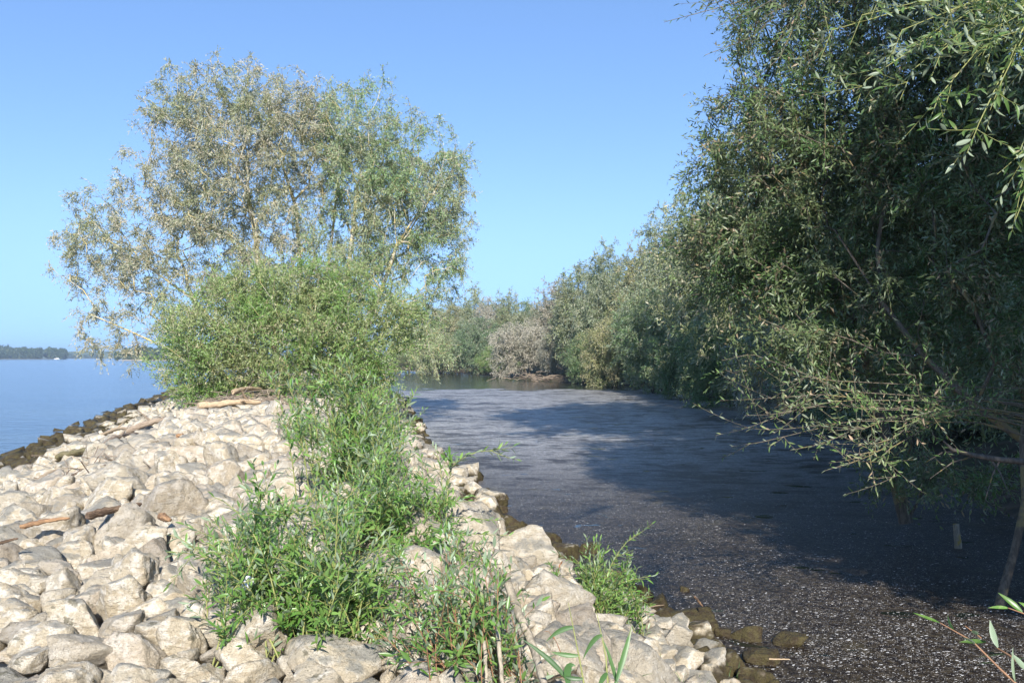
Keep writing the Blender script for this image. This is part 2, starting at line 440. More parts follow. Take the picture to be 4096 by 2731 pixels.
def cove_material():
    m, nt = newmat('backwater_surface'); n = N(nt)
    g = n.node('ShaderNodeNewGeometry'); pos = g.outputs[0]
    mp = n.node('ShaderNodeMapping'); mp.inputs['Scale'].default_value = (.55, 1, 1); mp.inputs['Rotation'].default_value = (0, 0, .25); n.lk(pos, mp.inputs[0])
    def specks(scale, thr):
        v = n.node('ShaderNodeTexVoronoi', feature='F1'); v.inputs['Scale'].default_value = scale; n.lk(mp.outputs[0], v.inputs['Vector'])
        v.inputs['Randomness'].default_value = 1
        s = n.node('ShaderNodeSeparateColor'); n.lk(v.outputs['Color'], s.inputs[0])
        on = n.math('GREATER_THAN', s.outputs[0], thr)
        rad = n.math('MULTIPLY', s.outputs[1], .55)
        near = n.math('LESS_THAN', v.outputs['Distance'], rad)
        return n.math('MULTIPLY', on, near)
    dens = n.noise(pos, .35, 4, .6); dens2 = n.noise(mp.outputs[0], 2.3, 4, .65, .5)
    ysep = n.node('ShaderNodeSeparateXYZ'); n.lk(pos, ysep.inputs[0])
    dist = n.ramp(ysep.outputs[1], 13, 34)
    s1 = n.math('MULTIPLY', specks(38, .12), dist); s2 = n.math('MULTIPLY', specks(16, .8), dist); s3 = specks(80, .45)
    df = n.ramp(n.math('ADD', n.math('MULTIPLY', dens2, .6), n.math('MULTIPLY', dens, .4)), .40, .56)
    sp = n.math('MAXIMUM', n.math('MAXIMUM', s1, s3), s2)
    sp = n.math('MULTIPLY', sp, n.math('ADD', .18, n.math('MULTIPLY', df, .82)))
    sp = n.math('MULTIPLY', sp, n.math('ADD', .32, n.math('MULTIPLY', dist, .68)))
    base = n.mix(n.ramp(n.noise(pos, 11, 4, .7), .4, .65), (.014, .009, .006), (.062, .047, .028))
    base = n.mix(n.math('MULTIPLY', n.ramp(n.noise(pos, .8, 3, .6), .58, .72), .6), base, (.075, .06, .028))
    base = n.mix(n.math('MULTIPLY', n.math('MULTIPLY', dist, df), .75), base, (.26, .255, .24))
    col = n.mix(sp, base, (.62, .60, .58))
    # open water: the far pool, and small gaps beside the stones
    sy = n.node('ShaderNodeSeparateXYZ'); n.lk(pos, sy.inputs[0])
    lim = n.math('ADD', sy.outputs[1], n.math('MULTIPLY', n.math('SUBTRACT', n.noise(pos, .22, 5, .65), .5), 34))
    far = n.ramp(lim, 78, 80)
    gaps = n.ramp(n.noise(mp.outputs[0], 1.5, 4, .55, .3), .655, .67)
    streak = n.math('MULTIPLY', far, n.ramp(n.noise(mp.outputs[0], .5, 5, .7), .60, .68))
    openw = n.math('MULTIPLY', n.math('MAXIMUM', far, gaps), n.math('SUBTRACT', 1, n.math('MULTIPLY', streak, .6)))
    col = n.mix(openw, col, (.012, .016, .012))
    rough = n.math('SUBTRACT', .46, n.math('MULTIPLY', openw, .33))
    h = n.math('MULTIPLY', n.noise(pos, 30, 4, .7), n.math('SUBTRACT', 1, openw))
    nb = n.bump(h, .5, .02)
    nb = n.bump(n.noise(mp.outputs[0], 1.2, 2), .05, .05, nb)
    pr = n.principled(col, rough, nb, .5); pr.inputs['IOR'].default_value = 1.33
    n.out(pr.outputs[0]); return m
yy = [-60, -30, 5, 23, 40, 71, 95, 140, 190]
V = []
for y in yy:
    V += [(mid(y) if y < 95 else -33, y, .004), (np.interp(y, SHY, SHX) + 4 if y < 180 else -8, y, .004)]
V[0] = (4, -60, .004)
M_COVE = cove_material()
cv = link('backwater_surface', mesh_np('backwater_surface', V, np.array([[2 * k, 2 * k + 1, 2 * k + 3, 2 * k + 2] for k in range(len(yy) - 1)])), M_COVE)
tag(cv, 'still dark backwater covered with floating seed fluff', kind='structure')

# floating seed fluff near the camera, as geometry
def fluff():
    n = 75000
    Y = 6.5 + 26 * RNG.random(n) ** 1.7
    xr = np.interp(Y, YR, XR); X = xr - .1 + (np.interp(Y, SHY, SHX) + .6 - xr) * RNG.random(n)
    d = np.array([mnoise.noise(Vector((x * 1.4, y * 1.8, 4))) + .5 * mnoise.noise(Vector((x * 6, y * 7, 9))) for x, y in zip(X, Y)])
    keep = d + RNG.random(n) * .8 > .28
    X, Y = X[keep], Y[keep]; n = len(X)
    s = .0025 + .0095 * RNG.random(n) ** 4; asp = 1 + 1.3 * RNG.random(n) ** 2; th = .25 * RNG.standard_normal(n)
    c, t = np.cos(th), np.sin(th); P = []
    for a in range(5):
        u = math.cos(a * 1.2566) * s * asp * (.8 + .4 * RNG.random(n)); v = math.sin(a * 1.2566) * s * (.8 + .4 * RNG.random(n))
        P.append(np.stack([X + u * c - v * t, Y + u * t + v * c, np.full(n, .007) + .003 * (a == 0)], -1))
    V = np.stack(P, 1).reshape(-1, 3); b = np.arange(n)[:, None] * 5
    F = np.concatenate([b + [0, 1, 2], b + [0, 2, 3], b + [0, 3, 4]])
    return mesh_np('floating_fluff', V, F, np.tile(RNG.random(n), 3))
m, nt = newmat('seed_fluff'); n_ = N(nt); _at = n_.node('ShaderNodeAttribute', attribute_name='rnd')
n_.out(n_.principled(n_.mix(n_.ramp(_at.outputs['Fac'], .2, .9), (.22, .19, .16), (.66, .65, .63)), .9).outputs[0])
tag(link('floating_fluff', fluff(), m), 'white willow seed fluff and petals floating on the dark backwater', kind='stuff')

# ------------------------------------------------------------------ stones
def ico(sub):
    bm = bmesh.new(); bmesh.ops.create_icosphere(bm, subdivisions=sub, radius=1)
    V = np.array([v.co[:] for v in bm.verts]); F = np.array([[v.index for v in f.verts] for f in bm.faces]); bm.free()
    return V, F
ICO = {s: ico(s) for s in (1, 2, 3, 4)}
def rock_shape(seed, sub, p=30, npl=10, amp=.05):
    r = np.random.default_rng(seed)
    D, F = ICO[sub]
    nrm = norm(r.standard_normal((npl, 3))); d = .46 + .5 * r.random(npl)
    nrm = np.vstack([nrm, [(0, 0, 1), (0, 0, -1)], norm(np.array([[1, .2 * r.standard_normal(), .3 * r.standard_normal()], [-1, .1, .3 * r.standard_normal()], [.1, -1, .3 * r.random()], [0, 1, .2]]))])
    d = np.concatenate([d, [.62 + .2 * r.random(), .6], .8 + .25 * r.random(4)])
    q = np.maximum(D @ nrm.T, 0) / d
    rad = (q ** p).sum(1) ** (-1 / p)
    V = D * rad[:, None]
    nz = np.array([mnoise.fractal(Vector(v * 1.6) + Vector((seed * 3.1, 0, 0)), .7, 2.1, 5) for v in V])
    nz2 = np.array([abs(mnoise.noise(Vector(v * 3.3) + Vector((0, seed * 2.7, 0)))) for v in V])
    V = V * (1 + amp * nz - amp * .8 * nz2)[:, None]
    V -= (V.max(0) + V.min(0)) / 2
    return V / (V.max(0) - V.min(0)) , F        # unit box
HI = []
for s in range(14):
    V, F = rock_shape(100 + s, 4, p=[60, 36, 90][s % 3], npl=[9, 12, 8][s % 3], amp=[.08, .13, .10][s % 3])
    me = mesh_np('stone', V, F, None, True); me.materials.append(M_ROCK); HI.append(me)
LO = [rock_shape(300 + s, 3 if s < 8 else 2, p=40, amp=.08) for s in range(10)]
XLO = [rock_shape(400 + s, 1, p=12) for s in range(8)]

def cr(x, y, w, h, s, ox, oy):
    """crop coordinates -> 1024 px frame"""
    return ((ox + x / s) / 4, (oy + y / s) / 4, w / s / 4, h / s / 4)
S1 = [(100,720,250,190),(20,835,80,80),(175,830,270,100),(300,765,150,110),(350,700,230,90),(250,645,110,70),(340,612,150,80),(500,585,190,120),(600,570,150,90),
 (500,810,110,120),(390,850,150,100),(600,775,140,130),(725,705,160,130),(860,795,130,120),(990,765,140,80),(725,925,215,190),(540,935,190,120),(330,935,230,100),(165,940,125,90),
 (60,1020,150,110),(150,1050,180,130),(320,1040,175,120),(520,1010,200,90),(490,1090,200,140),(600,1165,320,230),(820,1140,220,140),(890,1050,270,150),
 (105,1145,210,130),(280,1150,160,120),(370,1200,170,120),(60,1225,170,150),(390,1285,330,120),(100,1345,240,150),(255,1385,360,190),(590,1330,250,130),
 (800,1290,230,100),(920,1370,270,260),(430,1475,380,210),(680,1455,340,240),(110,1505,240,130),(920,1515,220,150),(1480,1515,160,140),
 (1100,1190,190,120),(500,1560,190,90),(890,1220,200,90),(600,480,130,70),(460,560,90,60),(940,460,340,80),(960,415,110,90),(840,450,90,60),(720,450,90,50),
 (420,300,150,60),(330,360,110,60),(450,350,90,50),(385,390,100,35),(120,520,200,70),(60,590,150,70),(160,590,130,70),(250,380,90,40),(640,520,140,60),(780,580,190,110),(880,660,150,90),(730,640,170,90),(450,660,120,80),(250,740,120,80),(30,480,0,0),
 (730,320,110,40),(960,240,120,60),(1030,270,70,70),(1040,300,60,60),(890,360,150,60),(950,410,90,60),(1000,440,150,50),(880,1000,180,80),(1010,900,170,100),(1080,1000,150,90),(1170,880,160,100),(1230,1130,200,120)]
S3 = [(170,600,190,130),(400,735,290,140),(190,680,180,100),(215,775,120,110),(260,880,210,130),(230,1130,290,210),(560,1200,370,170),(800,1345,530,290),(900,1225,290,200),
 (1180,1390,290,170),(1150,1505,350,190),(1600,1500,310,190),(1900,1545,270,90),(270,1365,290,230),(350,1505,270,170),(90,1450,220,220),(60,1000,150,120),(30,640,150,130),(740,830,200,120),(600,800,200,130),(500,1120,140,90),(90,770,150,130),(60,880,150,120)]
S2 = [(480,1490,640,170),(720,1300,220,210),(1020,1260,150,190),(900,1485,260,160),(500,1330,260,110),(1250,1480,260,170),(1150,1330,180,140)]
stones = []      # (x, y, z, sx, sy, sz, yaw, tiltx, tilty, seed)
def stone_at(px, py, w, h, yaw=None, tall=None, dep=.8):
    p = hit(px, py + h * .18)
    if p is None or w < 2: return None
    Y = p[1]; W = w / FPX * Y * 1.06; H = h / FPX * Y
    hh = tall if tall else max(.5 * W, H * 1.0)
    return [p[0], Y + W * dep * .18, max(hgt(p[0], Y), 0) + hh * random.uniform(.12, .34), W, W * dep, hh, random.uniform(-.35, .35) if yaw is None else yaw, random.uniform(-.38, .22), random.uniform(-.38, .38)]
for lst, s, ox, oy in ((S1, 1.274, 0, 1500), (S3, 1.887, 2000, 1900), (S2, 1.521, 1000, 1700)):
    for t in lst:
        if t[2] < 10: continue
        q = stone_at(*cr(*t, s, ox, oy), dep=random.uniform(.65, .95))
        if q: stones.append(q)
ntr = len(stones)
# fill: dart throwing over the whole bank, biggest first
cell = {}
def near_ok(x, y, r, f=.74):
    cx, cy = int(x // 1), int(y // 1)
    for a in (-1, 0, 1):
        for b in (-1, 0, 1):
            for (u, v, q) in cell.get((cx + a, cy + b), ()):
                if (u - x) ** 2 + (v - y) ** 2 < (f * (q + r)) ** 2: return False
    return True
for s in stones: cell.setdefault((int(s[0] // 1), int(s[1] // 1)), []).append((s[0], s[1], .5 * (s[3] * .5 + s[4] * .5)))
def fill(n, y0, y1, r0, r1, f=.74, pw=1.0):
    for _ in range(n):
        y = y0 + (y1 - y0) * random.random() ** pw; l = np.interp(y, YL, XL) - 1.3; r = np.interp(y, YR, XR) + (.12 if y < 13 else .4)
        x = random.uniform(l, r); q = random.uniform(r0, r1)
        if y < 40 and (x - 0) ** 2 + y ** 2 < 2: continue
        if y < 13 and x > r - 1.6: q = min(q, .17)
        if near_ok(x, y, q, f):
            cell.setdefault((int(x // 1), int(y // 1)), []).append((x, y, q))
            W = 2 * q * random.uniform(.95, 1.3); hh = W * random.uniform(.45, .95 if y > 6 else .7)
            stones.append([x, y, hgt(x, y) + hh * random.uniform(-.05, .28), W, W * random.uniform(.65, .95), hh, random.uniform(0, 6.28), random.uniform(-.55, .55), random.uniform(-.55, .55)])
fill(350, 7.5, 14, .26, .36); fill(700, 1.5, 5.2, .13, .19); fill(2500, 5.2, 14, .16, .27); fill(6000, 1.5, 16, .12, .18); fill(9000, 1.5, 15, .06, .10, .8)
fill(6000, 14, 42, .20, .34, .72); fill(12000, 14, 42, .11, .18, .74); fill(3000, 42, 92, .25, .4, .8); fill(600, -6, 1.5, .2, .34, .8)
def visible_size(s):
    if s[1] < 2.5: return 0
    px = 512 + s[0] / s[1] * FPX
    py = HOR + (EYE - s[2]) / s[1] * FPX
    if not (-20 < px < 1044) or py > 700: return 0
    return s[3] / s[1]
order = sorted(range(len(stones)), key=lambda i: -visible_size(stones[i]))
parts = set(order[:299])
mb = MB()
for i, s in enumerate(stones):
    if i in parts:
        o = bpy.data.objects.new('stone', HI[random.randrange(len(HI))]); C.objects.link(o); o.parent = emb
        o.location = s[:3]; o.scale = (s[3], s[4], s[5]); o.rotation_euler = (s[7], s[8], s[6] + random.choice((0, math.pi)))
        px_ = 512 + s[0] / s[1] * FPX
    else:
        V, F = (LO if (s[1] < 24) else XLO)[i % 8]
        rot = np.array(Matrix.Rotation(s[6], 3, 'Z') @ Matrix.Rotation(s[7], 3, 'X') @ Matrix.Rotation(s[8], 3, 'Y'))
        mb.add((V * [s[3], s[4], s[5]]) @ rot.T + s[:3], F, random.random())
o = link('small_stones', mb.mesh('small_stones', True), M_ROCK, emb); tag(o, kind='stuff')
print('stones', len(stones), 'traced', ntr)

def boulder(name, label, px, py, w, h, seed, mat=M_ROCK, dep=.8, tall=None, rot=(0, 0, 0), zoff=.2, cat='stone', group=None, water=False, p=60, amp=.07):
    hp = hit(px, py + h * .2)
    Y = hp[1]; W = w / FPX * Y; H = tall or h / FPX * Y
    V, F = rock_shape(seed, 4, p=p, amp=amp)
    me = mesh_np(name, V * [W, W * dep, H], F, None, True)
    o = link(name, me, mat); z = 0 if water else max(hgt(hp[0], Y), 0)
    o.location = (hp[0], Y + W * dep * .2, z + H * zoff); o.rotation_euler = rot
    return tag(o, label, cat, group)
boulder('boulder', 'large pale rounded boulder at the foot of the leafy shoots, lowest in front', *cr(1310, 1415, 340, 270, 1.274, 0, 1500), 511, rot=(0, .05, .1), zoff=.52)
boulder('boulder', 'big layered pale block with a dark broken right face by the left edge', *cr(95, 715, 260, 200, 1.274, 0, 1500), 520, zoff=.3, rot=(0, 0, .3))
boulder('boulder', 'upright rough boulder with a pale left face behind the dark bark log', *cr(725, 915, 215, 200, 1.274, 0, 1500), 533, dep=.6, zoff=.42, rot=(-.1, .1, .3))
boulder('standing_stone', 'narrow slab standing upright beside the terracotta flowerpot', *cr(838, 212, 42, 66, 1.274, 0, 1500), 541, dep=.5, zoff=.45, rot=(0, .08, .2))
boulder('standing_stone', 'tall pale block with a straight dark right edge below the bleached log', *cr(1085, 375, 75, 120, 1.274, 0, 1500), 545, dep=.8, zoff=.42)
boulder('leaning_slab', 'pale slab leaning up out of the stones beside the algae covered rocks', *cr(1330, 1310, 190, 250, 1.887, 2000, 1900), 552, dep=.55, zoff=.42, rot=(-.1, .45, -.35))
boulder('two_toned_boulder', 'pale topped boulder with a brown waterline behind the small leafy shrub', *cr(500, 620, 250, 150, 1.887, 2000, 1900), 556, dep=.8, zoff=.3, rot=(0, .15, .2))
for lab, t, sd, a in (
    ('largest algae covered rock lying in the backwater, a stick on top', (1420, 1130, 440, 220), 560, .05),
    ('pointed algae covered rock standing in the fluff right of the largest one', (1860, 1215, 250, 160), 561, .06),
    ('dark ragged algae covered rock low in the water at the lower right', (1990, 1390, 290, 130), 562, .12),
    ('algae covered slab at the far right of the half sunken rocks', (2195, 1265, 260, 120), 563, .05),
    ('small round algae covered rock left of the largest one', (1160, 1100, 160, 110), 564, .06),
    ('wide algae covered rock against the pale stones above the small shrub', (320, 505, 310, 160), 565, .06),
    ('brown algae covered rock behind the pale topped boulder', (655, 570, 200, 120), 566, .06),
    ('small flat algae covered rock between the largest and the pointed one', (1690, 1200, 130, 80), 567, .08),
    ('long algae covered rock sloping between the pale stones and the water', (1100, 1215, 320, 200), 568, .06),
    ('tiny brown rock tip alone in the fluff below the blue gap', (1400, 865, 80, 55), 569, .06),
    ('lone round brown rock in the backwater far behind the others', (30, 170, 95, 60), 570, .05),
    ('fluff dusted rock right below the small leafy shrub', (1000, 1045, 230, 130), 571, .06),
    ('algae covered rock in front of the largest one', (1480, 1240, 200, 110), 572, .06),
    ('algae covered rock at the right foot of the small leafy shrub', (1095, 905, 140, 150), 573, .06)):
    boulder('algae_rock', lab, *cr(*t, 1.887, 2000, 1900), sd, M_MOSSROCK, water=True, zoff=.15, amp=a, group='algae covered rocks in the backwater')

# ------------------------------------------------------------------ trees
def bezier(P, n):
    t = np.linspace(0, 1, n)[:, None]; P = [np.asarray(p, float) for p in P]
    if len(P) == 3: return (1 - t) ** 2 * P[0] + 2 * t * (1 - t) * P[1] + t ** 2 * P[2]
    return (1 - t) ** 3 * P[0] + 3 * t * (1 - t) ** 2 * P[1] + 3 * t ** 2 * (1 - t) * P[2] + t ** 3 * P[3]

def leaf_cards(P, D, Nn, L, W, rnd, fold=False):
    """one leaf per row: base P, direction D, normal Nn"""
    n = len(P); S = norm(np.cross(D, Nn)); Nn = np.cross(S, D)
    L = np.broadcast_to(L, (n,))[:, None]; W = np.broadcast_to(W, (n,))[:, None]
    tip = P + D * L - Nn * L * .12; m = P + D * L * .45
    b = np.arange(n)[:, None]
    if not fold:
        V = np.stack([P, m + S * W * .5, tip, m - S * W * .5], 1).reshape(-1, 3)
        return V, b * 4 + [0, 1, 2, 3], rnd
    V = np.stack([P, m + S * W * .5 + Nn * W * .12, tip, m - S * W * .5 + Nn * W * .12, m - Nn * W * .08], 1).reshape(-1, 3)
    F = np.concatenate([b * 5 + [0, 1, 4], b * 5 + [0, 4, 3], b * 5 + [4, 1, 2], b * 5 + [3, 4, 2]])
    return V, F, np.tile(rnd, 4)

def in_ellipsoids(E, n, rng, shell=.45):
    vol = np.array([e[1][0] * e[1][1] * e[1][2] * (e[2] if len(e) > 2 else 1) for e in E]); cnt = (vol / vol.sum() * n).astype(int) + 1
    out = []
    for e, c in zip(E, cnt):
        d = norm(rng.standard_normal((c, 3))); r = rng.random(c) ** shell
        # lumpy outline
        lump = np.array([1 + .42 * mnoise.noise(Vector(q * 2.2) + Vector(e[0]) * .37) for q in d])
        out.append(np.array(e[0]) + d * (r * lump)[:, None] * np.array(e[1]))
    return np.concatenate(out)

def build_tree(seed, roots, E, npts=1400, bf=.35, tip=.007, leaves=60000, L=.12, W=.035, droop=.25, twig=.5, fold=False, minr=.0, stem_k=5, per=9, thin=True, axis=None, clump=0.0):
    """roots: list of polylines (trunk paths); E: crown ellipsoids. returns trunk mesh, crown mesh"""
    rng = np.random.default_rng(seed)
    T = in_ellipsoids(E, npts, rng)
    T = T[T[:, 2] > .25]
    nodes = []; par = []; plen = []
    for Rt in roots:
        st = len(nodes)
        for k, p in enumerate(Rt):
            nodes.append(np.array(p, float)); par.append(st + k - 1 if k else -1)
            plen.append(0 if k == 0 else plen[-1] + np.linalg.norm(nodes[-1] - nodes[-2]))
    nroot = len(nodes)
    Nn = np.array(nodes); Pl = np.array(plen)
    D = np.linalg.norm(T[:, None] - Nn[None], axis=2) + bf * Pl[None]
    best = D.min(1); bi = D.argmin(1); alive = np.ones(len(T), bool)
    pos = list(nodes)
    for _ in range(len(T)):
        k = int(np.argmin(np.where(alive, best - bf * 0, 1e9))); alive[k] = False
        a = bi[k]; d = np.linalg.norm(T[k] - pos[a])
        # bend long edges with one intermediate node
        if d > .9:
            m = (pos[a] + T[k]) / 2 + rng.standard_normal(3) * d * .07 + np.array([0, 0, d * .06])
            pos.append(m); par.append(a); plen.append(plen[a] + d / 2); a = len(pos) - 1
        pos.append(T[k]); par.append(a); pl = plen[bi[k]] + d; plen.append(pl); idx = len(pos) - 1
        nd = np.linalg.norm(T - T[k], axis=1) + bf * pl
        upd = nd < best; best[upd] = nd[upd]; bi[upd] = idx
    P = np.array(pos); n = len(P); par = np.array(par)
    kids = [[] for _ in range(n)]
    for i in range(n):
        if par[i] >= 0: kids[par[i]].append(i)
    pw = 2.3; rad = np.zeros(n)
    for i in range(n - 1, -1, -1):
        rad[i] = tip if not kids[i] else sum(rad[c] ** pw for c in kids[i]) ** (1 / pw)
    # order guarantees parents come before children
    mb = MB(); used = np.zeros(n, bool)
    for i in range(n):
        if par[i] >= 0 and used[i]: continue
        if par[i] < 0 or not used[i]:
            chain = [i]; used[i] = True; c = i
            while kids[c]:
                c = max(kids[c], key=lambda q: rad[q]); chain.append(c); used[c] = True
            if par[i] >= 0:
                r0 = rad[chain[0]]; pts = np.vstack([P[par[i]], P[chain]]); rr = np.concatenate([[r0], rad[chain]])
            else: pts = P[chain]; rr = rad[chain].copy(); rr[0] *= 1.5; rr[1] *= 1.2
            if rr.max() < minr: continue
            k = 9 if rr.max() > .1 else (stem_k if rr.max() > .03 else 3)
            tube(mb, pts, rr, k, 0, cap=False)
    trunk = mb.mesh('trunk', True)
    # leaves on thin nodes
    thinn = np.where((rad < .028) & (np.arange(n) >= nroot))[0]
    q = rng.choice(thinn, leaves // per)
    base = P[q]; dirp = norm(P[q] - P[par[q]])
    td = norm(dirp * .7 + rng.standard_normal((len(q), 3)) * .75 + np.array([0, 0, -droop]))
    tl = twig * (.5 + .9 * rng.random(len(q)))
    base = base - dirp * (rng.random(len(q)) * np.linalg.norm(P[q] - P[par[q]], axis=1))[:, None]
    lm = MB(); tw = MB()
    mbP = []; mbD = []; 
    for j in range(per):
        f = (j + .5 + .5 * rng.random(len(q))) / per
        bend = np.array([0, 0, -1]) * (f * f * tl * droop)[:, None]
        p = base + td * (f * tl)[:, None] + bend
        mbP.append(p); mbD.append(norm(td * .8 + rng.standard_normal((len(q), 3)) * .55 + np.array([0, 0, -.25 * droop])))
    LP = np.concatenate(mbP); LD = np.concatenate(mbD); m = len(LP)
    LN = norm(rng.standard_normal((m, 3)) * .8 + np.array([0, -.75, .85]))
    V, F, r_ = leaf_cards(LP, LD, LN, L * (.65 + .7 * rng.random(m)), W * (.8 + .5 * rng.random(m)), rng.random(m), fold)
    lm.add(V, F, r_)
    crown = lm.mesh('crown')
    tmesh = None
    if thin:
        e = base + td * tl[:, None] + np.array([0, 0, -1]) * (tl * droop)[:, None]
        s = np.cross(td, [0, .3, 1]); s = norm(s) * tip * .55
        V = np.stack([base - s, base + s, e], 1).reshape(-1, 3)
        mb2 = MB(); mb2.add(V, np.arange(len(V)).reshape(-1, 3), 0)
        tmesh = mb2.mesh('twigs')
    return trunk, crown, tmesh

def place_tree(meshes, label, loc=(0, 0, 0), rot=0, sc_=(1, 1, 1), mleaf=None, mbark=None, name='willow_tree', cat='tree', group=None):
    t = empty(name, loc); t.rotation_euler = (0, 0, rot); t.scale = sc_
    tag(t, label, cat, group)
    for nm, me, mt in (('trunk', meshes[0], mbark), ('crown', meshes[1], mleaf), ('twigs', meshes[2], mbark)):
        if me is None: continue
        if not me.materials: me.materials.append(mt)
        o = bpy.data.objects.new(nm, me); C.objects.link(o); o.parent = t
        o.material_slots[0].link = 'OBJECT'; o.material_slots[0].material = mt
    return t

def px_w(px, py, Y): p = at(px, py, Y); return tuple(p)
def ell(px, py, Y, rpx, rpy, ry, w=1): k = Y / FPX; return (px_w(px, py, Y), (rpx * k, ry, rpy * k), w)

# the two big willows on the bank, one left and one right
gA = hgt(-10.5, 40)
rootA = [[(-10.2, 40, gA - .2), (-10.5, 40, 2.5), (-10.9, 40, 4.5), (-11.4, 40, 6.5), (-11.6, 40, 8.5), (-12.0, 40, 10.5)],
         [(-10.9, 40.4, gA - .2), (-12.5, 40.5, 3), (-14.5, 40.5, 5.5), (-16.5, 40.2, 7)],
         [(-10.0, 40.9, gA - .2), (-9.6, 41, 4), (-9.9, 41.5, 7), (-10.2, 41.7, 10), (-10.8, 41.5, 12)],
         [(-11.2, 39.6, gA - .2), (-14, 38.9, 2.8), (-16.5, 38.5, 4), (-18.3, 38.3, 4.8)]]
EA = [ell(240, 150, 40, 80, 92, 3.8, .8), ell(275, 120, 40.5, 50, 62, 3.3, .8), ell(185, 175, 40, 52, 75, 3.5, .8), ell(115, 235, 40, 62, 58, 3, .8), ell(95, 330, 38.5, 42, 38, 1.8, .35),
      ell(240, 240, 40, 95, 60, 3.5, .7), ell(150, 290, 39.5, 60, 50, 2.8, .6), ell(75, 255, 40, 25, 45, 1.6, .8), ell(125, 355, 38.5, 35, 18, 1.5, .5), ell(250, 300, 41, 80, 40, 3, .7), ell(322, 160, 41, 30, 55, 2.2, .9), ell(195, 105, 40, 48, 42, 2.6, .9), ell(310, 115, 40.5, 30, 45, 2.2, .9)]
tA = build_tree(1, rootA, EA, npts=2100, bf=.28, tip=.010, leaves=150000, L=.14, W=.034, droop=.35, twig=.42)
place_tree(tA, 'left one of two big willows on the stone bank, beige leaves, drooping over the river', mleaf=M_L_BIGA, mbark=M_BARK, group='big willows on the stone bank')
rootB = [[(-8.4, 41, gA - .2), (-8.1, 41, 3.5), (-7.7, 41, 6), (-7.4, 41, 8.5), (-7.2, 41, 10.5)],
         [(-8.0, 40.6, gA - .2), (-6.8, 40.4, 4), (-5.9, 40.2, 6), (-5.2, 40, 8), (-4.2, 40, 9.5)],
         [(-8.9, 41.3, gA - .2), (-9.0, 41.6, 5), (-8.6, 42, 8), (-8.3, 42, 11)]]
EB = [ell(365, 150, 41, 58, 78, 3.3, .8), ell(400, 200, 41, 60, 90, 3.5, .8), ell(445, 215, 40.5, 34, 68, 2.6, .9), ell(350, 250, 41, 70, 60, 3.2, .6), ell(440, 285, 40, 38, 30, 2.2, .6), ell(400, 320, 40, 45, 35, 2.4, .7), ell(420, 350, 39, 42, 28, 2, .6), ell(330, 130, 41.5, 30, 50, 2.2, .8), ell(452, 165, 40.5, 26, 34, 2, .9)]
tB = build_tree(2, rootB, EB, npts=1700, bf=.28, tip=.010, leaves=115000, L=.135, W=.033, droop=.45, twig=.42)
place_tree(tB, 'greener right one of two big willows on the stone bank, leaning over the backwater', mleaf=M_L_BIGB, mbark=M_BARK, group='big willows on the stone bank')
# dense shrub in front of them
gb = hgt(-8.5, 33)
rb_ = [[(-8.7 + dx, 33 + dy, gb - .1), (-8.7 + dx * 2.2, 33 + dy * 2, gb + 1.2), (-8.7 + dx * 3.4, 33 + dy * 3, gb + 2.6)] for dx, dy in ((-.9, -.2), (-.4, .3), (.1, -.3), (.5, .3), (.95, 0), (-.1, .1))]
EC = [ell(178, 318, 32.5, 22, 30, 1.6, 1), ell(400, 318, 33.5, 30, 34, 1.8, 1), ell(300, 272, 33.5, 34, 22, 1.8, .9), ell(235, 282, 33.5, 30, 22, 1.8, .9), ell(168, 358, 32, 18, 30, 1.4, .9), ell(345, 276, 34, 30, 24, 1.6, .8), ell(280, 340, 33, 100, 58, 3.0, .8), ell(215, 360, 32.5, 55, 50, 2.4, 1), ell(350, 350, 33, 55, 58, 2.6, 1), ell(270, 300, 33.5, 70, 38, 2.4, 1), ell(340, 300, 34, 50, 34, 2.2, 1), ell(375, 385, 32, 32, 28, 1.8, 1), ell(200, 392, 31.5, 36, 18, 1.5, 1)]
tC = build_tree(3, rb_, EC, npts=1500, bf=.45, tip=.006, leaves=120000, L=.13, W=.034, droop=.0, twig=.6, per=12)
place_tree(tC, 'dense green willow shrub in front of the two big willows', mleaf=M_L_BUSH, mbark=M_BARK, name='willow_shrub', cat='shrub')

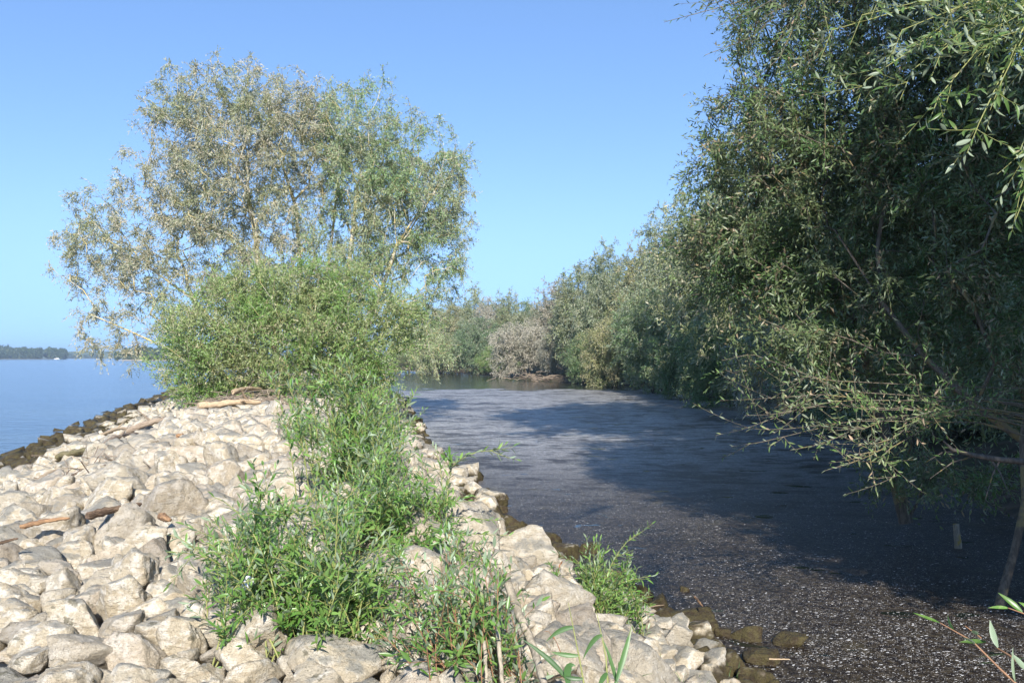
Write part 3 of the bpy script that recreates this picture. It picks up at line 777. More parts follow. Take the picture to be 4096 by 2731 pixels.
# right bank willows: five built once, copied with their own size, turn and leaf colour
def proto(seed, H, Rr, kind):
    rr = random.Random(seed)
    if kind == 'round':
        roots = [[(a, b, -.4), (a * 2.5, b * 2.5, H * .25), (a * 5, b * 5, H * .5)] for a, b in ((.2, 0), (-.25, .15), (.05, -.25))]
        E = [((0, 0, H * .55), (Rr, Rr, H * .42)), ((Rr * .35, -.3, H * .35), (Rr * .85, Rr * .8, H * .3)), ((-Rr * .4, .2, H * .32), (Rr * .7, Rr * .8, H * .28))]
    elif kind == 'tall':
        roots = [[(0, 0, -.4), (.2, 0, H * .3), (.1, .2, H * .55), (0, 0, H * .75)], [(.3, .1, -.4), (1.0, .3, H * .3), (1.5, .4, H * .5)]]
        E = [((0, 0, H * .72), (Rr * .75, Rr * .75, H * .28)), ((Rr * .3, 0, H * .45), (Rr, Rr, H * .26)), ((-Rr * .35, 0, H * .48), (Rr * .75, Rr, H * .25)), ((0, 0, H * .22), (Rr * .8, Rr * .8, H * .2))]
    elif kind == 'weep':
        roots = [[(0, 0, -.4), (-.6, -.2, H * .3), (-1.4, -.4, H * .55)], [(.2, 0, -.4), (.8, .1, H * .35), (1.2, .2, H * .6)]]
        E = [((-Rr * .2, 0, H * .6), (Rr, Rr, H * .36)), ((-Rr * .55, -.4, H * .33), (Rr * .65, Rr * .7, H * .3)), ((Rr * .45, 0, H * .35), (Rr * .6, Rr * .7, H * .3))]
    return build_tree(seed, roots, E, npts=620, bf=.35, tip=.012, leaves=42000, L=.25 , W=.07, droop=.6 if kind == 'weep' else .2, twig=.7, per=9, minr=.02, thin=False)
PR = {'round': proto(21, 10, 4.2, 'round'), 'tall': proto(22, 14, 4.0, 'tall'), 'weep': proto(23, 10, 4.5, 'weep'), 'round2': proto(24, 9, 4.4, 'round'), 'tall2': proto(25, 13, 3.6, 'tall')}
PH = {'round': 10, 'tall': 14, 'weep': 10, 'round2': 9, 'tall2': 13}
PRr = {'round': 4.6, 'tall': 4.4, 'weep': 4.9, 'round2': 4.8, 'tall2': 4.0}
G1 = 'willows along the far right bank'
def bank_tree(kind, px, top, Y, wpx, mat, label, rot=0.0, name='willow_tree', group=G1, bark=M_BARKG, base=None):
    X = (px - 512) / FPX * Y; zt = at(px, top, Y)[2]; b = hright(X, Y) if base is None else base
    sx = wpx / FPX * Y / 2 / PRr[kind]; sz = (zt - b) / PH[kind]
    return place_tree(PR[kind], label, (X, Y, max(b, 0) - .1), rot, (sx, (sx + sz) / 2, sz), mat, bark, name, 'tree' if name == 'willow_tree' else 'shrub', group)
for row in (
    ('tall', 430, 303, 190, 60, M_L_MID, 'grey green willow glimpsed behind the right edge of the big willow', 0.3),
    ('round2', 408, 338, 172, 44, M_L_MID, 'low grey green willow bush between the dense shrub and the far pool', .9),
    ('round', 458, 300, 180, 46, M_L_YEL, 'olive willow at the far left end of the right bank tree line', 1.0),
    ('tall2', 474, 287, 175, 34, M_L_MID, 'thin topped olive willow left of the beige round one', 2.0),
    ('round2', 489, 292, 172, 40, M_L_WEB, 'beige round topped willow in the farthest part of the row', .4),
    ('tall', 508, 287, 168, 38, M_L_MID, 'airy grey willow with two visible stems in the gap of the row', 1.5),
    ('round', 530, 296, 200, 34, M_L_DARK, 'small dark green crown peeping over the farthest willows', .2),
    ('round2', 540, 300, 150, 60, M_L_YEL, 'olive willow behind the pinkish one in the middle of the row', 3.0),
    ('round', 478, 314, 150, 50, M_L_DARK, 'rounded blue green willow at the end of the dark pool', 2.2),
    ('round2', 440, 335, 160, 60, M_L_MID, 'low dull green willow just right of the dense shrub', 1.2),
    ('round', 497, 343, 142, 46, M_L_BUSH, 'low yellowish green bush at the end of the dark pool', .6),
    ('weep', 527, 313, 122, 74, M_L_WEB, 'pinkish grey webbed willow leaning over the driftwood branches', .0),
    ('weep', 560, 318, 112, 52, M_L_SILV, 'grey brown webbed willow right of the pinkish one', 2.6),
    ('tall', 556, 275, 125, 60, M_L_SILV, 'beige tipped willow rising behind the pinkish one', .8),
    ('tall2', 578, 258, 108, 66, M_L_MID, 'tall light green willow in the middle of the row', 1.9),
    ('tall', 607, 238, 100, 66, M_L_MID, 'tallest grey green willow, right of the light green one', 3.3),
    ('tall2', 636, 240, 92, 62, M_L_YEL, 'yellow twigged willow with bare dead branches on top', .1),
    ('round', 586, 338, 98, 50, M_L_DARK, 'low dark green willow bush hanging to the water in mid row', 1.1),
    ('weep', 615, 318, 88, 72, M_L_YEL, 'olive beige willow hanging out over the pool, lower front row', .5),
    ('tall', 665, 203, 78, 84, M_L_MID, 'green willow where the shade line crosses the row', 2.4),
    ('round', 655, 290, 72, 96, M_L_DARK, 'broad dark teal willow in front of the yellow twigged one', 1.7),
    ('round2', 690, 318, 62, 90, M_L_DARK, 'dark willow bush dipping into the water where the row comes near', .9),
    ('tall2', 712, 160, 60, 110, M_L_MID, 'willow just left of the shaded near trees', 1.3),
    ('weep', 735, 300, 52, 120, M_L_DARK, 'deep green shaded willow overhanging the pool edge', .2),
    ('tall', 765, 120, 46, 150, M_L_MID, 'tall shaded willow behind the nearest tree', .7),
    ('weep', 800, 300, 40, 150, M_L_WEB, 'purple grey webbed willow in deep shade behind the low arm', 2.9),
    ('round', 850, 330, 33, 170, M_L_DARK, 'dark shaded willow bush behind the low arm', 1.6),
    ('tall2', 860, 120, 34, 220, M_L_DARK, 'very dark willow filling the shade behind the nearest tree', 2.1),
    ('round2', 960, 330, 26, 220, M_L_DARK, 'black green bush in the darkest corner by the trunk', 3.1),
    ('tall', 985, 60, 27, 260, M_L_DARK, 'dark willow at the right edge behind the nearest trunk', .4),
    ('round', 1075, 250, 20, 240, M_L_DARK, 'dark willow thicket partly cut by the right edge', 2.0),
):
    bank_tree(*row[:7], rot=row[7])
k = 0
for px, Y, h in ((452, 215, 300), (500, 225, 300), (560, 190, 290), (610, 150, 262), (680, 110, 235), (770, 75, 200), (880, 60, 150), (1000, 45, 120), (1120, 38, 100)):
    bank_tree(['tall', 'round', 'tall2'][k % 3], px, h, Y, 70 + (px - 440) * .2, [M_L_MID, M_L_DARK][k % 2], ['grey green','dark green'][k % 2] + ' second row willow ' + ['behind the farthest pool end','behind the beige round topped willow','behind the pinkish grey webbed willow','behind the tallest light willows','behind the yellow twigged willow','behind the shade line','behind the nearest tree crown','behind the upper right branches','beyond the right frame edge'][k], rot=k * .9, group='second row willows'); k += 1

# nearest tree on the right and its low arm
rootN = [[(5.55, 10.3, -.3), (5.75, 10.45, .15), (5.98, 10.6, .6), (6.12, 10.6, 1.2), (6.15, 10.7, 1.9), (6.5, 10.9, 3.2), (6.7, 11.3, 5.5), (6.2, 12, 8), (5.8, 12.6, 11)],
         [(7.2, 11.4, .2), px_w(1024, 440, 11), px_w(975, 405, 11), px_w(925, 357, 11.2), px_w(880, 300, 11.5), px_w(835, 230, 12)],
         [(8.2, 12.4, .2), px_w(1010, 360, 12), px_w(960, 300, 12.2), px_w(900, 180, 12.5), px_w(860, 60, 12.7)],
         [(6.2, 14, .3), px_w(860, 330, 14.2), px_w(790, 230, 14.5), px_w(745, 120, 14.5)]]
EN = [ell(700, 232, 14.5, 42, 30, 1.3, .8), ell(730, 270, 14.5, 50, 40, 1.4, .9), ell(800, 170, 13.5, 105, 150, 2.2, 1), ell(762, 130, 14, 66, 110, 1.6, .5), ell(720, 110, 14, 22, 40, .8, .6), ell(705, 165, 14, 20, 24, .8, .6), ell(900, 120, 12.5, 130, 190, 2.6, 1), ell(960, 300, 12, 120, 110, 2.4, 1), ell(820, 330, 13, 95, 70, 1.8, 1),
      ell(1010, 100, 11, 130, 220, 2.4, .9), ell(728, 215, 14, 48, 60, 1.3, .6), ell(860, -60, 13, 140, 120, 2.5, .8), ell(760, 255, 13.5, 80, 60, 1.6, 1), ell(930, 470, 13, 100, 34, 1.5, .9)]
tN = build_tree(5, rootN, EN, npts=2600, bf=.25, tip=.0055, leaves=200000, L=.088, W=.023, droop=.25, twig=.34, fold=True, per=8)
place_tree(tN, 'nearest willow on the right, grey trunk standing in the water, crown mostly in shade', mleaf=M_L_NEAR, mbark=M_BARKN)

# tall willows out of frame, behind and right of the camera: they shade the backwater
def tall_shade(label, loc, H, Rr, rot):
    return place_tree(PRS, label, loc, rot, (Rr / 4.0, Rr / 4.0, H / 14), M_L_NEAR, M_BARKN, group='tall willows beside the camera, out of frame')
def proto_shade():
    roots = [[(0, 0, -.4), (.2, 0, 4), (.1, .2, 8), (0, 0, 11)], [(.3, .1, -.4), (.9, .3, 5), (1.4, .4, 9)]]
    E = [((0, 0, 11), (3.8, 3.8, 3.0)), ((1.2, 0, 9.6), (3.6, 3.8, 2.2)), ((-.6, .4, 9.8), (3.2, 3.6, 2.2))]
    return build_tree(77, roots, E, npts=700, bf=.35, tip=.012, leaves=42000, L=.30, W=.10, droop=.2, twig=.7, per=9, minr=.02, thin=False)
PRS = proto_shade()
tall_shade('tall willow right behind the camera, nearest to the stone bank', (11.3, -7, .8), 25, 5.0, 0)
tall_shade('lower broad willow beside the camera on the right, behind the frame edge', (10.6, -3, .9), 17.5, 4.9, .8)
tall_shade('small willow beside the camera just outside the right edge', (8.7, 2.6, .6), 8.6, 3.6, 1.2)
tall_shade('second tall willow behind the camera, further from the stone bank', (19, -8, 1.2), 24, 6, 1.5)
tall_shade('tall willow to the right of the camera beyond the frame edge', (14, 4, 1.2), 20, 5, 2.5)
tall_shade('tallest willow right of the frame, its crown high above the nearest willow', (10, 15, .5), 24, 7.6, 3.5)

# ------------------------------------------------------------------ leafy shoots with single leaves
def leaf_mesh(name, curl, w):
    n = 5; V = []; F = []
    for i in range(n + 1):
        t = i / n; ww = w * math.sin(math.pi * min(1, t ** .85)) * .5 * (1 if t < 1 else 0) + .002
        z = -curl * t * t
        V += [(-ww, t, z + ww * .35), (0, t, z), (ww, t, z + ww * .35)]
    for i in range(n):
        a = i * 3; F += [(a, a + 1, a + 4, a + 3), (a + 1, a + 2, a + 5, a + 4)]
    return np.array(V), np.array(F)
LT = [leaf_mesh('leaf', c, w) for c, w in ((.10, .24), (.22, .21), (.02, .26), (.32, .19), (-.1, .23))]
LMESH = {}
def leaf_obj_mesh(k, mat):
    if (k, mat.name) not in LMESH:
        me = mesh_np('leaf', LT[k][0], LT[k][1], None, True); me.materials.append(mat); LMESH[(k, mat.name)] = me
    return LMESH[(k, mat.name)]

def shoots(root, stems, mat, rng, L=.085, nobj=300, spacing=.03, start=.25, side=2, mstem=M_STEM, r0=.006, spread=.9, sidelen=.22):
    """stems: list of polylines. Each stem is a part; up to nobj leaves are parts, the rest one stuff part"""
    leaves = []
    def put_leaves(P, s0, tipboost=False):
        seg = np.linalg.norm(np.diff(P, axis=0), axis=1); cum = np.concatenate([[0], np.cumsum(seg)]); tot = cum[-1]
        d = s0 * tot; ang = rng.random() * 6.28
        while d < tot:
            p = np.array([np.interp(d, cum, P[:, a]) for a in range(3)])
            t = norm(np.array([np.interp(min(d + .03, tot), cum, P[:, a]) for a in range(3)]) - p + 1e-6)
            u = norm(np.cross(t, [.3, .2, .9])); w = np.cross(t, u)
            ang += 2.4
            o = u * math.cos(ang) + w * math.sin(ang); f = d / tot
            sp = spread * (1.15 - .6 * f)
            dr = norm(t * .75 + o * sp + rng.standard_normal(3) * .16)
            nn = norm(np.cross(np.cross(dr, t + np.array([0, 0, .6])), dr) + rng.standard_normal(3) * .35)
            leaves.append((p, dr, nn, L * rng.uniform(.65, 1.2) * (1 - .25 * f)))
            d += spacing * rng.uniform(.6, 1.3)
    for P in stems:
        P = np.asarray(P, float); mbs = MB(); n = len(P)
        tube(mbs, P, np.linspace(r0, r0 * .3, n), 6, 0)
        put_leaves(P, start)
        tot = np.linalg.norm(np.diff(P, axis=0), axis=1).sum()
        for _ in range(side):
            f = rng.uniform(.15, .85); i = min(int(f * (n - 1)), n - 2); b = P[i]
            t = norm(P[i + 1] - P[i]); ln = sidelen * rng.uniform(.6, 1.4)
            d = norm(t * .6 + rng.standard_normal(3) * .6 + np.array([0, -.1, .25]))
            Q = bezier([b, b + d * ln * .5, b + d * ln + np.array([0, 0, .1 * ln])], 6)
            tube(mbs, Q, np.linspace(r0 * .45, r0 * .2, 6), 4, 0)
            put_leaves(Q, .12)
        st = link('stem', mbs.mesh('stem', True), mstem, root)
    idx = rng.permutation(len(leaves)); sing = set(idx[:nobj].tolist()); bulk = MB()
    for i, (p, d, nn, ln) in enumerate(leaves):
        s = norm(np.cross(d, nn)); nn = np.cross(s, d)
        Mx = np.stack([s, d, nn], 1); k = int(rng.integers(len(LT)))
        if i in sing:
            o = bpy.data.objects.new('leaf', leaf_obj_mesh(k, mat)); C.objects.link(o); o.parent = root
            m4 = Matrix.Identity(4)
            for a in range(3):
                for b in range(3): m4[a][b] = Mx[a, b] * ln
                m4[a][3] = p[a]
            o.matrix_basis = m4
        else: bulk.add((LT[k][0] * ln) @ Mx.T + p, LT[k][1], rng.random())
    if bulk.n:
        o = link('leaves', bulk.mesh('leaves', True), mat, root); tag(o, kind='stuff')
    return len(leaves)

def tips_in(rng, n, cx, cy, rx, ry, Y0, Y1, power=.6):
    a = rng.random(n) * 6.283; r = rng.random(n) ** power
    Y = rng.uniform(Y0, Y1, n)
    return [at(cx + rx * math.cos(q) * s, cy + ry * math.sin(q) * s, y) for q, s, y in zip(a, r, Y)]
def stem_curves(rng, base, spreadb, tips):
    out = []
    for t in tips:
        b = np.array([base[0] + rng.uniform(-1, 1) * spreadb, base[1] + rng.uniform(-1, 1) * spreadb * .8, 0])
        b[:2] = b[:2] * .55 + t[:2] * .45 if rng.random() < .5 else b[:2]
        b[2] = hgt(b[0], b[1]) - .03
        if t[2] < b[2] + .05: t = np.array([t[0], t[1], b[2] + .05 + .1 * rng.random()])
        h = t[2] - b[2]; c = b * .65 + t * .35 + np.array([0, 0, h * .55]) + rng.standard_normal(3) * .05
        out.append(bezier([b, c, t], 10))
    return out

def shrub(label, base, spreadb, tips, seed, L=.085, nobj=300, mstem=M_STEM, side=3, r0=.006, mat=M_L_FORE, spacing=.03, group='young willow shrubs among the stones', extra=(), sidelen=.22, name='willow_shrub'):
    rng = np.random.default_rng(seed)
    root = empty(name, (0, 0, 0)); tag(root, label, 'shrub', group)
    st = stem_curves(rng, base, spreadb, tips) + [np.asarray(e) for e in extra]
    k = shoots(root, st, mat, rng, L, nobj, spacing, .2, side, mstem, r0, sidelen=sidelen)
    return root, k
rg = np.random.default_rng(5)
# A: largest clump, low in front
TA = tips_in(rg, 60, 305, 545, 108, 78, 4.8, 6.4) + tips_in(rg, 34, 302, 588, 84, 42, 4.7, 5.4) + tips_in(rg, 9, 205, 540, 45, 80, 4.9, 5.6) + tips_in(rg, 16, 370, 590, 60, 55, 4.6, 5.6)
shrub('largest young willow clump with bright green leaves, directly behind the pale boulder', (-1.25, 5.15), .45, TA, 31, L=.082, side=5, spacing=.026)
# B: tall shoots rising before the big dense shrub
TB = [at(x, y, Y) for x, y, Y in ((262, 370, 9.2), (310, 366, 9.4), (346, 361, 9.8), (285, 395, 9.4), (330, 392, 10), (385, 385, 10.4), (395, 400, 10), (300, 415, 9.2), (355, 410, 9.8))] + tips_in(rg, 36, 366, 425, 46, 42, 8.8, 11) + tips_in(rg, 16, 325, 384, 48, 20, 9.2, 10.2)
shrub('tall young willow shoots rising in front of the dense shrub by the driftwood', (-1.75, 9.8), .45, TB, 32, L=.12, side=4, spacing=.036, r0=.008, sidelen=.3)
# C: middle clump along the edge of the stones, with one long arching shoot
arch = [at(452, 560, 7.1), at(446, 520, 7.2), at(448, 485, 7.3), at(452, 466, 7.35), at(464, 457, 7.4), at(478, 451, 7.45), (at(490, 450, 7.5)), at(505, 456, 7.5), at(517, 459, 7.5)]
TC = tips_in(rg, 60, 395, 500, 76, 52, 6.7, 8.6) + tips_in(rg, 16, 380, 455, 50, 34, 8, 9.5) + tips_in(rg, 9, 320, 500, 60, 30, 6.6, 7.6) + tips_in(rg, 12, 450, 550, 50, 36, 6.3, 7.2) + [at(432, 445, 8), at(412, 430, 8.4), at(512, 535, 7.2), at(498, 520, 7.4), at(470, 500, 7.6)]
shrub('young willow clump above the water edge with one long arching shoot over the backwater', (-1.0, 7.7), .5, TC, 33, L=.095, side=4, spacing=.03, extra=[arch])
# D: right lower clump with red and pale stems
TD = tips_in(rg, 34, 468, 600, 52, 58, 4.3, 5.2) + tips_in(rg, 16, 440, 565, 62, 45, 5.2, 6) + tips_in(rg, 6, 395, 640, 30, 40, 4.3, 4.7)
shrub('young willow clump with reddish twigs and pale bare stems, middle of the lower edge', (-.15, 4.5), .25, TD, 34, L=.085, side=3, spacing=.033, mstem=M_STEMR, r0=.004)
# E: small shrub on the rocks by the water
TE = tips_in(rg, 55, 600, 592, 52, 34, 7.8, 8.8) + [at(640, 532, 8.4), at(600, 540, 8.5), at(655, 575, 8.3), at(570, 555, 8.3), at(622, 548, 8.4), at(645, 592, 8)]
shrub('small willow shrub growing between the pale stones and the algae covered rocks', (.85, 8.2), .4, TE, 35, L=.085, side=4, spacing=.026)
# low scrub behind the middle clump, joining it to the dense shrub
TF = tips_in(rg, 30, 375, 420, 38, 32, 13, 19) + tips_in(rg, 14, 290, 425, 28, 12, 15, 18)
shrub('low willow scrub along the backwater edge behind the tall shoots', (-3.0, 15.5), 1.2, TF, 36, L=.13, side=6, spacing=.04, r0=.01, nobj=120, sidelen=.45)
# pale bare stems at the front
def pale_stem(label, pts, r, name='bare_stem'):
    mbs = MB(); P = np.array([at(*p) for p in pts])
    t = np.linspace(0, len(P) - 1, len(P) * 4); P = np.stack([np.interp(t, range(len(P)), P[:, a]) for a in range(3)], 1)
    P += RNG.standard_normal(P.shape) * r * .12
    tube(mbs, P, np.linspace(r, r * .7, len(P)), 8, 0, rough=.2)
    o = link(name, mbs.mesh(name, True), M_STEMW); return tag(o, label, 'stem', 'pale bare willow stems')
pale_stem('thick pale bent stem crossing the stones right of the reddish twigs', [(505, 575, 4.9), (520, 615, 4.6), (535, 650, 4.4), (545, 690, 4.15)], .024)
pale_stem('pale bare stem at the lower edge, left one of the upright pair', [(484, 640, 4.4), (486, 660, 4.35), (487, 690, 4.25)], .011)
pale_stem('pale bare stem at the lower edge, right one of the upright pair', [(497, 622, 4.45), (500, 655, 4.35), (503, 690, 4.2)], .013)
pale_stem('crooked pale stump inside the largest leafy clump', [(270, 530 + 40, 5.3), (281, 576, 5.3), (279, 590, 5.2), (283, 606, 5.1)], .02)

# sprig at the lower right and sprays hanging in from the top right
def spray(label, polylines, seed, L, nobj=200, mat=M_L_FORE, mstem=M_STEM, side=1, spacing=.035, start=.1, name='willow_branch', r0=.005, sidelen=.2, group=None):
    rng = np.random.default_rng(seed); root = empty(name, (0, 0, 0)); tag(root, label, 'branch', group)
    st = []
    for pl in polylines:
        P = np.array([at(*p) for p in pl]); t = np.linspace(0, len(P) - 1, len(P) * 4)
        st.append(np.stack([np.interp(t, range(len(P)), P[:, a]) for a in range(3)], 1))
    shoots(root, st, mat, rng, L, nobj, spacing, start, side, mstem, r0, .9, sidelen)
spray('red stemmed willow sprig reaching in at the lower right corner', [[(1040, 705, 2.3), (1000, 668, 2.35), (972, 640, 2.4), (940, 622, 2.45)], [(1060, 700, 2.2), (1010, 655, 2.4), (985, 640, 2.5), (965, 625, 2.5)], [(1060, 620, 2.5), (1030, 615, 2.5), (1008, 607, 2.5)]], 41, .085, spacing=.05, mstem=M_STEMR, side=0, r0=.004)
hang = []
for (x, y), Y in zip(((967, 153), (927, 126), (854, 110), (1012, 228), (820, 60), (890, 60), (990, 110), (1010, 60), (940, 40), (900, 100), (975, 75), (1020, 150), (870, 20), (1015, 200), (850, 45), (995, 30), (930, 80)), (4.2, 4.4, 5.5, 4.2, 6, 5, 4.2, 4, 4.8, 5, 4.4, 4, 5.5, 4.5, 6, 4.4, 4.6)):
    hang.append([(1060, -60 + (y % 50), Y + .3), ((x + 1060) / 2 + 10, y * .35 - 25, Y + .1), (x + 12, y - 30, Y), (x, y, Y)])
spray('sunlit willow branches hanging in from the top right corner', hang, 42, .082, nobj=300, side=10, spacing=.033, start=.3, r0=.005, sidelen=.3, mat=M_L_OVER)
low = []
for (x, y), Y in zip(((715, 435), (720, 400), (731, 446), (868, 478), (722, 360), (885, 374), (760, 430), (790, 450), (835, 430), (800, 405), (905, 420), (850, 455), (745, 415), (780, 385), (825, 470)), (9, 9.2, 9, 8.5, 9.8, 9, 9, 8.8, 8.6, 9.2, 8.6, 8.6, 9, 9.3, 8.8)):
    s0 = random.uniform(-45, 30)
    low.append([(1060, 425 + s0, 9.8 + random.random()), (965 + random.uniform(-25, 25), 408 + s0 * .6, 9.4 + random.random() * .6), ((x + 930) / 2 + random.uniform(-20, 20), (y + 410) / 2 + random.uniform(-18, 14), (Y + 9.3) / 2), (x + 30, y - 8 + random.uniform(-4, 8), Y), (x, y, Y)])
spray('low sunlit willow arm reaching left over the backwater from the shade', low, 43, .085, nobj=300, side=9, spacing=.05, start=.35, r0=.008, sidelen=.5, mat=M_L_ARM, mstem=M_BARKN)
top = []
for (x, y), Y in zip(((664, 22), (700, 8), (705, 55), (745, 30), (760, 75), (690, -5), (780, 40), (735, 12), (720, 25), (800, 20), (770, 8)), (7, 7, 7.2, 7.2, 7, 7, 7.4, 7, 6.8, 7.5, 7)):
    top.append([(900, -70, 7.4), (820, -30, 7.3), ((x + 800) / 2, y - 18, Y), (x, y, Y)])
spray('thin dark leafed twigs hanging at the top edge left of the near crown', top, 44, .08, nobj=200, side=9, spacing=.05, start=.2, r0=.006, sidelen=.35, mat=M_L_NEAR, mstem=M_BARKN)

# ------------------------------------------------------------------ reeds, grass, withered sprig
M_REED = leaf_material('reed_leaf', (.07, .15, .05), (.10, .19, .06), (.2, .22, .1), 0, (.12, .2, .09), 2, .4, .3)
def blade(mb, P, w, up=(0, 0, 1)):
    P = np.asarray(P, float); n = len(P); T = norm(np.gradient(P, axis=0)); S = norm(np.cross(T, np.array(up, float) + .01))
    ww = w * np.sin(np.linspace(.5, math.pi, n))[:, None]; ww[-1] = .0005
    V = np.stack([P - S * ww, P + np.array([0, 0, -.0]) - np.cross(S, T) * ww * .4, P + S * ww], 1).reshape(-1, 3)
    F = []
    for i in range(n - 1):
        a = i * 3; F += [(a, a + 1, a + 4, a + 3), (a + 1, a + 2, a + 5, a + 4)]
    mb.add(V, F, random.random())
def reed(label, stem, blades):
    root = empty('reed_plant'); tag(root, label, 'reed', 'green reeds between the stones at the lower edge')
    mbs = MB(); P = np.array([at(*p) for p in stem]); tube(mbs, P, np.linspace(.0045, .0015, len(P)), 6); link('stem', mbs.mesh('stem', True), M_STEM, root)
    for b in blades:
        mbb = MB(); Q = [at(*p) for p in b[0]]; blade(mbb, bezier(Q, 9), b[1], (.2, -1, .3)); link('leaf', mbb.mesh('leaf', True), M_REED, root)
k3 = lambda x, y: ((2000 + x / 3.92) / 4, (2331 + y / 3.92) / 4)
reed('left reed with a tall thin stem and three long bent leaves',
     [(*k3(1330, 1650), 3.7), (*k3(1240, 1150), 3.8), (*k3(1150, 700), 3.9), (*k3(1070, 300), 4.0)],
     [([(*k3(1150, 690), 3.9), (*k3(950, 680), 3.9), (*k3(720, 910), 3.9)], .011), ([(*k3(1230, 1130), 3.8), (*k3(1000, 1130), 3.8), (*k3(805, 1070), 3.8)], .010),
      ([(*k3(1050, 1500), 3.7), (*k3(820, 1180), 3.75), (*k3(320, 850), 3.8)], .011), ([(*k3(1080, 1620), 3.7), (*k3(1000, 1200), 3.7), (*k3(1190, 1290), 3.7)], .016), ([(*k3(1300, 1490), 3.7), (*k3(1100, 1500), 3.7), (*k3(980, 1440), 3.7)], .009)])
reed('right reed with a forked stem and one long upright leaf',
     [(*k3(1700, 1700), 3.6), (*k3(1660, 1150), 3.7), (*k3(1600, 850), 3.75), (*k3(1510, 430), 3.8)],
     [([(*k3(1600, 810), 3.75), (*k3(1450, 830), 3.75), (*k3(1300, 1190), 3.75)], .010), ([(*k3(1830, 1520), 3.6), (*k3(1960, 1100), 3.65), (*k3(2075, 640), 3.7)], .012),
      ([(*k3(1860, 1680), 3.6), (*k3(1760, 1200), 3.7), (*k3(1600, 850), 3.75)], .008), ([(*k3(1680, 1400), 3.6), (*k3(1600, 1480), 3.6), (*k3(1540, 1640), 3.6)], .011), ([(*k3(1750, 1640), 3.6), (*k3(1900, 1500), 3.6), (*k3(1850, 1200), 3.65)], .006)])
def tuft(label, spots, n, h, w, mat=M_REED, name='grass_tuft'):
    mb = MB()
    for px, py, sp in spots:
        p0 = hit(px, py)
        for _ in range(n):
            b = np.array([p0[0] + random.gauss(0, sp), p0[1] + random.gauss(0, sp), 0]); b[2] = max(hgt(b[0], b[1]), 0)
            hh = h * random.uniform(.5, 1.2); d = np.array([random.gauss(0, .4), random.gauss(0, .4), 1.0])
            e = b + d * hh; c = b + np.array([d[0] * .15, d[1] * .15, .7]) * hh
            blade(mb, bezier([b, c, e], 5), w * random.uniform(.6, 1.2), (random.uniform(-.5, .5), -1, .2))
    o = link(name, mb.mesh(name, True), mat); return tag(o, label, 'grass', None, 'stuff')
tuft('tuft of bright green grass left of the largest leafy clump', [(248, 548, .07), (262, 560, .1), (275, 552, .07)], 45, .3, .006)
tuft('thin pale grass in front of the middle leafy clump', [(320, 488, .15), (345, 480, .15), (300, 500, .12)], 35, .35, .004)
tuft('low grass blades beside the reeds at the lower edge', [(660, 688, .12), (690, 690, .15), (740, 684, .12), (625, 690, .1)], 16, .14, .0035)
tuft('small green tuft with dead straw below the round grey stone', [(288 + 115, 660, .05), (452, 655, .06)], 28, .1, .005)

M_RED = leaf_material('leaf_withered', (.42, .13, .05), (.50, .2, .08), (.4, .15, .07), .2, (.45, .2, .1), 3)
spray('withered sprig of orange red leaves on the small shrub by the rocks', [[(553, 618, 8.0), (556, 600, 8.0), (557, 575, 8.05), (561, 562, 8.05)], [(556, 600, 8), (566, 590, 8), (572, 580, 8.0)]], 51, .075, nobj=60, mat=M_RED, mstem=M_STEMR, side=0, spacing=.03, name='withered_sprig')
spray('two dry red leaves beside the left reed', [[(562, 655, 4.4), (556, 640, 4.4), (548, 630, 4.4)]], 52, .07, nobj=10, mat=M_RED, mstem=M_STEMR, side=0, spacing=.06, start=.6, name='withered_sprig', r0=.003)

# ------------------------------------------------------------------ driftwood
W_DARK = wood_material('driftwood_bark', (.22, .15, .10), (.07, .045, .03))
W_ORANGE = wood_material('driftwood_orange', (.46, .27, .14), (.2, .12, .07))
W_GRAY = wood_material('driftwood_gray', (.40, .32, .24), (.2, .15, .11))
W_PALE = wood_material('driftwood_pale', (.60, .46, .30), (.34, .24, .15))
W_MOSS = wood_material('driftwood_moss', (.28, .23, .13), (.12, .11, .045))
def log(label, p0, p1, wpx, mat, name='driftwood_log', lift=.08, bend=.04, branches=0, flat=1.0, group='driftwood on the stone bank', cat='driftwood', taper=.6):
    a, b = hit(*p0), hit(*p1); a = a.copy(); b = b.copy()
    a[2] += lift * 1.7 + .08; b[2] += lift * 1.7 + .08
    L = np.linalg.norm(b - a); r = wpx / FPX * (a[1] + b[1]) / 4; n = 16
    ctr = (a + b) / 2; ax = (b - a) / L
    root = Vector(ax).to_track_quat('X', 'Z')
    t = np.linspace(-.5, .5, n); P = np.stack([t * L, bend * L * (np.cos(t * 3.1) - .6) + RNG.standard_normal(n) * r * .12, bend * .5 * L * np.cos(t * 5) + RNG.standard_normal(n) * r * .1], 1)
    rr = r * np.linspace(1, taper, n) * (1 + .04 * RNG.standard_normal(n)); rr[0] *= .8; rr[-1] *= .45
    mb = MB(); tube(mb, P, rr, 12, 0, rough=.35)
    for _ in range(branches):
        k = random.randrange(3, n - 3); q = P[k]; d = norm(np.array([random.choice((-.5, .5)), random.uniform(-1, 1), random.uniform(.2, 1)]))
        tube(mb, [q, q + d * r * 2.5, q + d * r * 5 + RNG.standard_normal(3) * r * .5], [r * .4, r * .28, r * .12], 6, 0)
    me = mb.mesh(name, True)
    o = link(name, me, mat); o.location = ctr; o.rotation_mode = 'QUATERNION'; o.rotation_quaternion = root; o.scale = (1, 1, flat)
    return tag(o, label, cat, group)
k1 = lambda x, y: ((x / 1.274) / 4, (1500 + y / 1.274) / 4)
log('dark brown bark covered log before the upright rough boulder', k1(440, 900), k1(720, 826), 8.5, W_DARK, lift=.14, bend=.01)
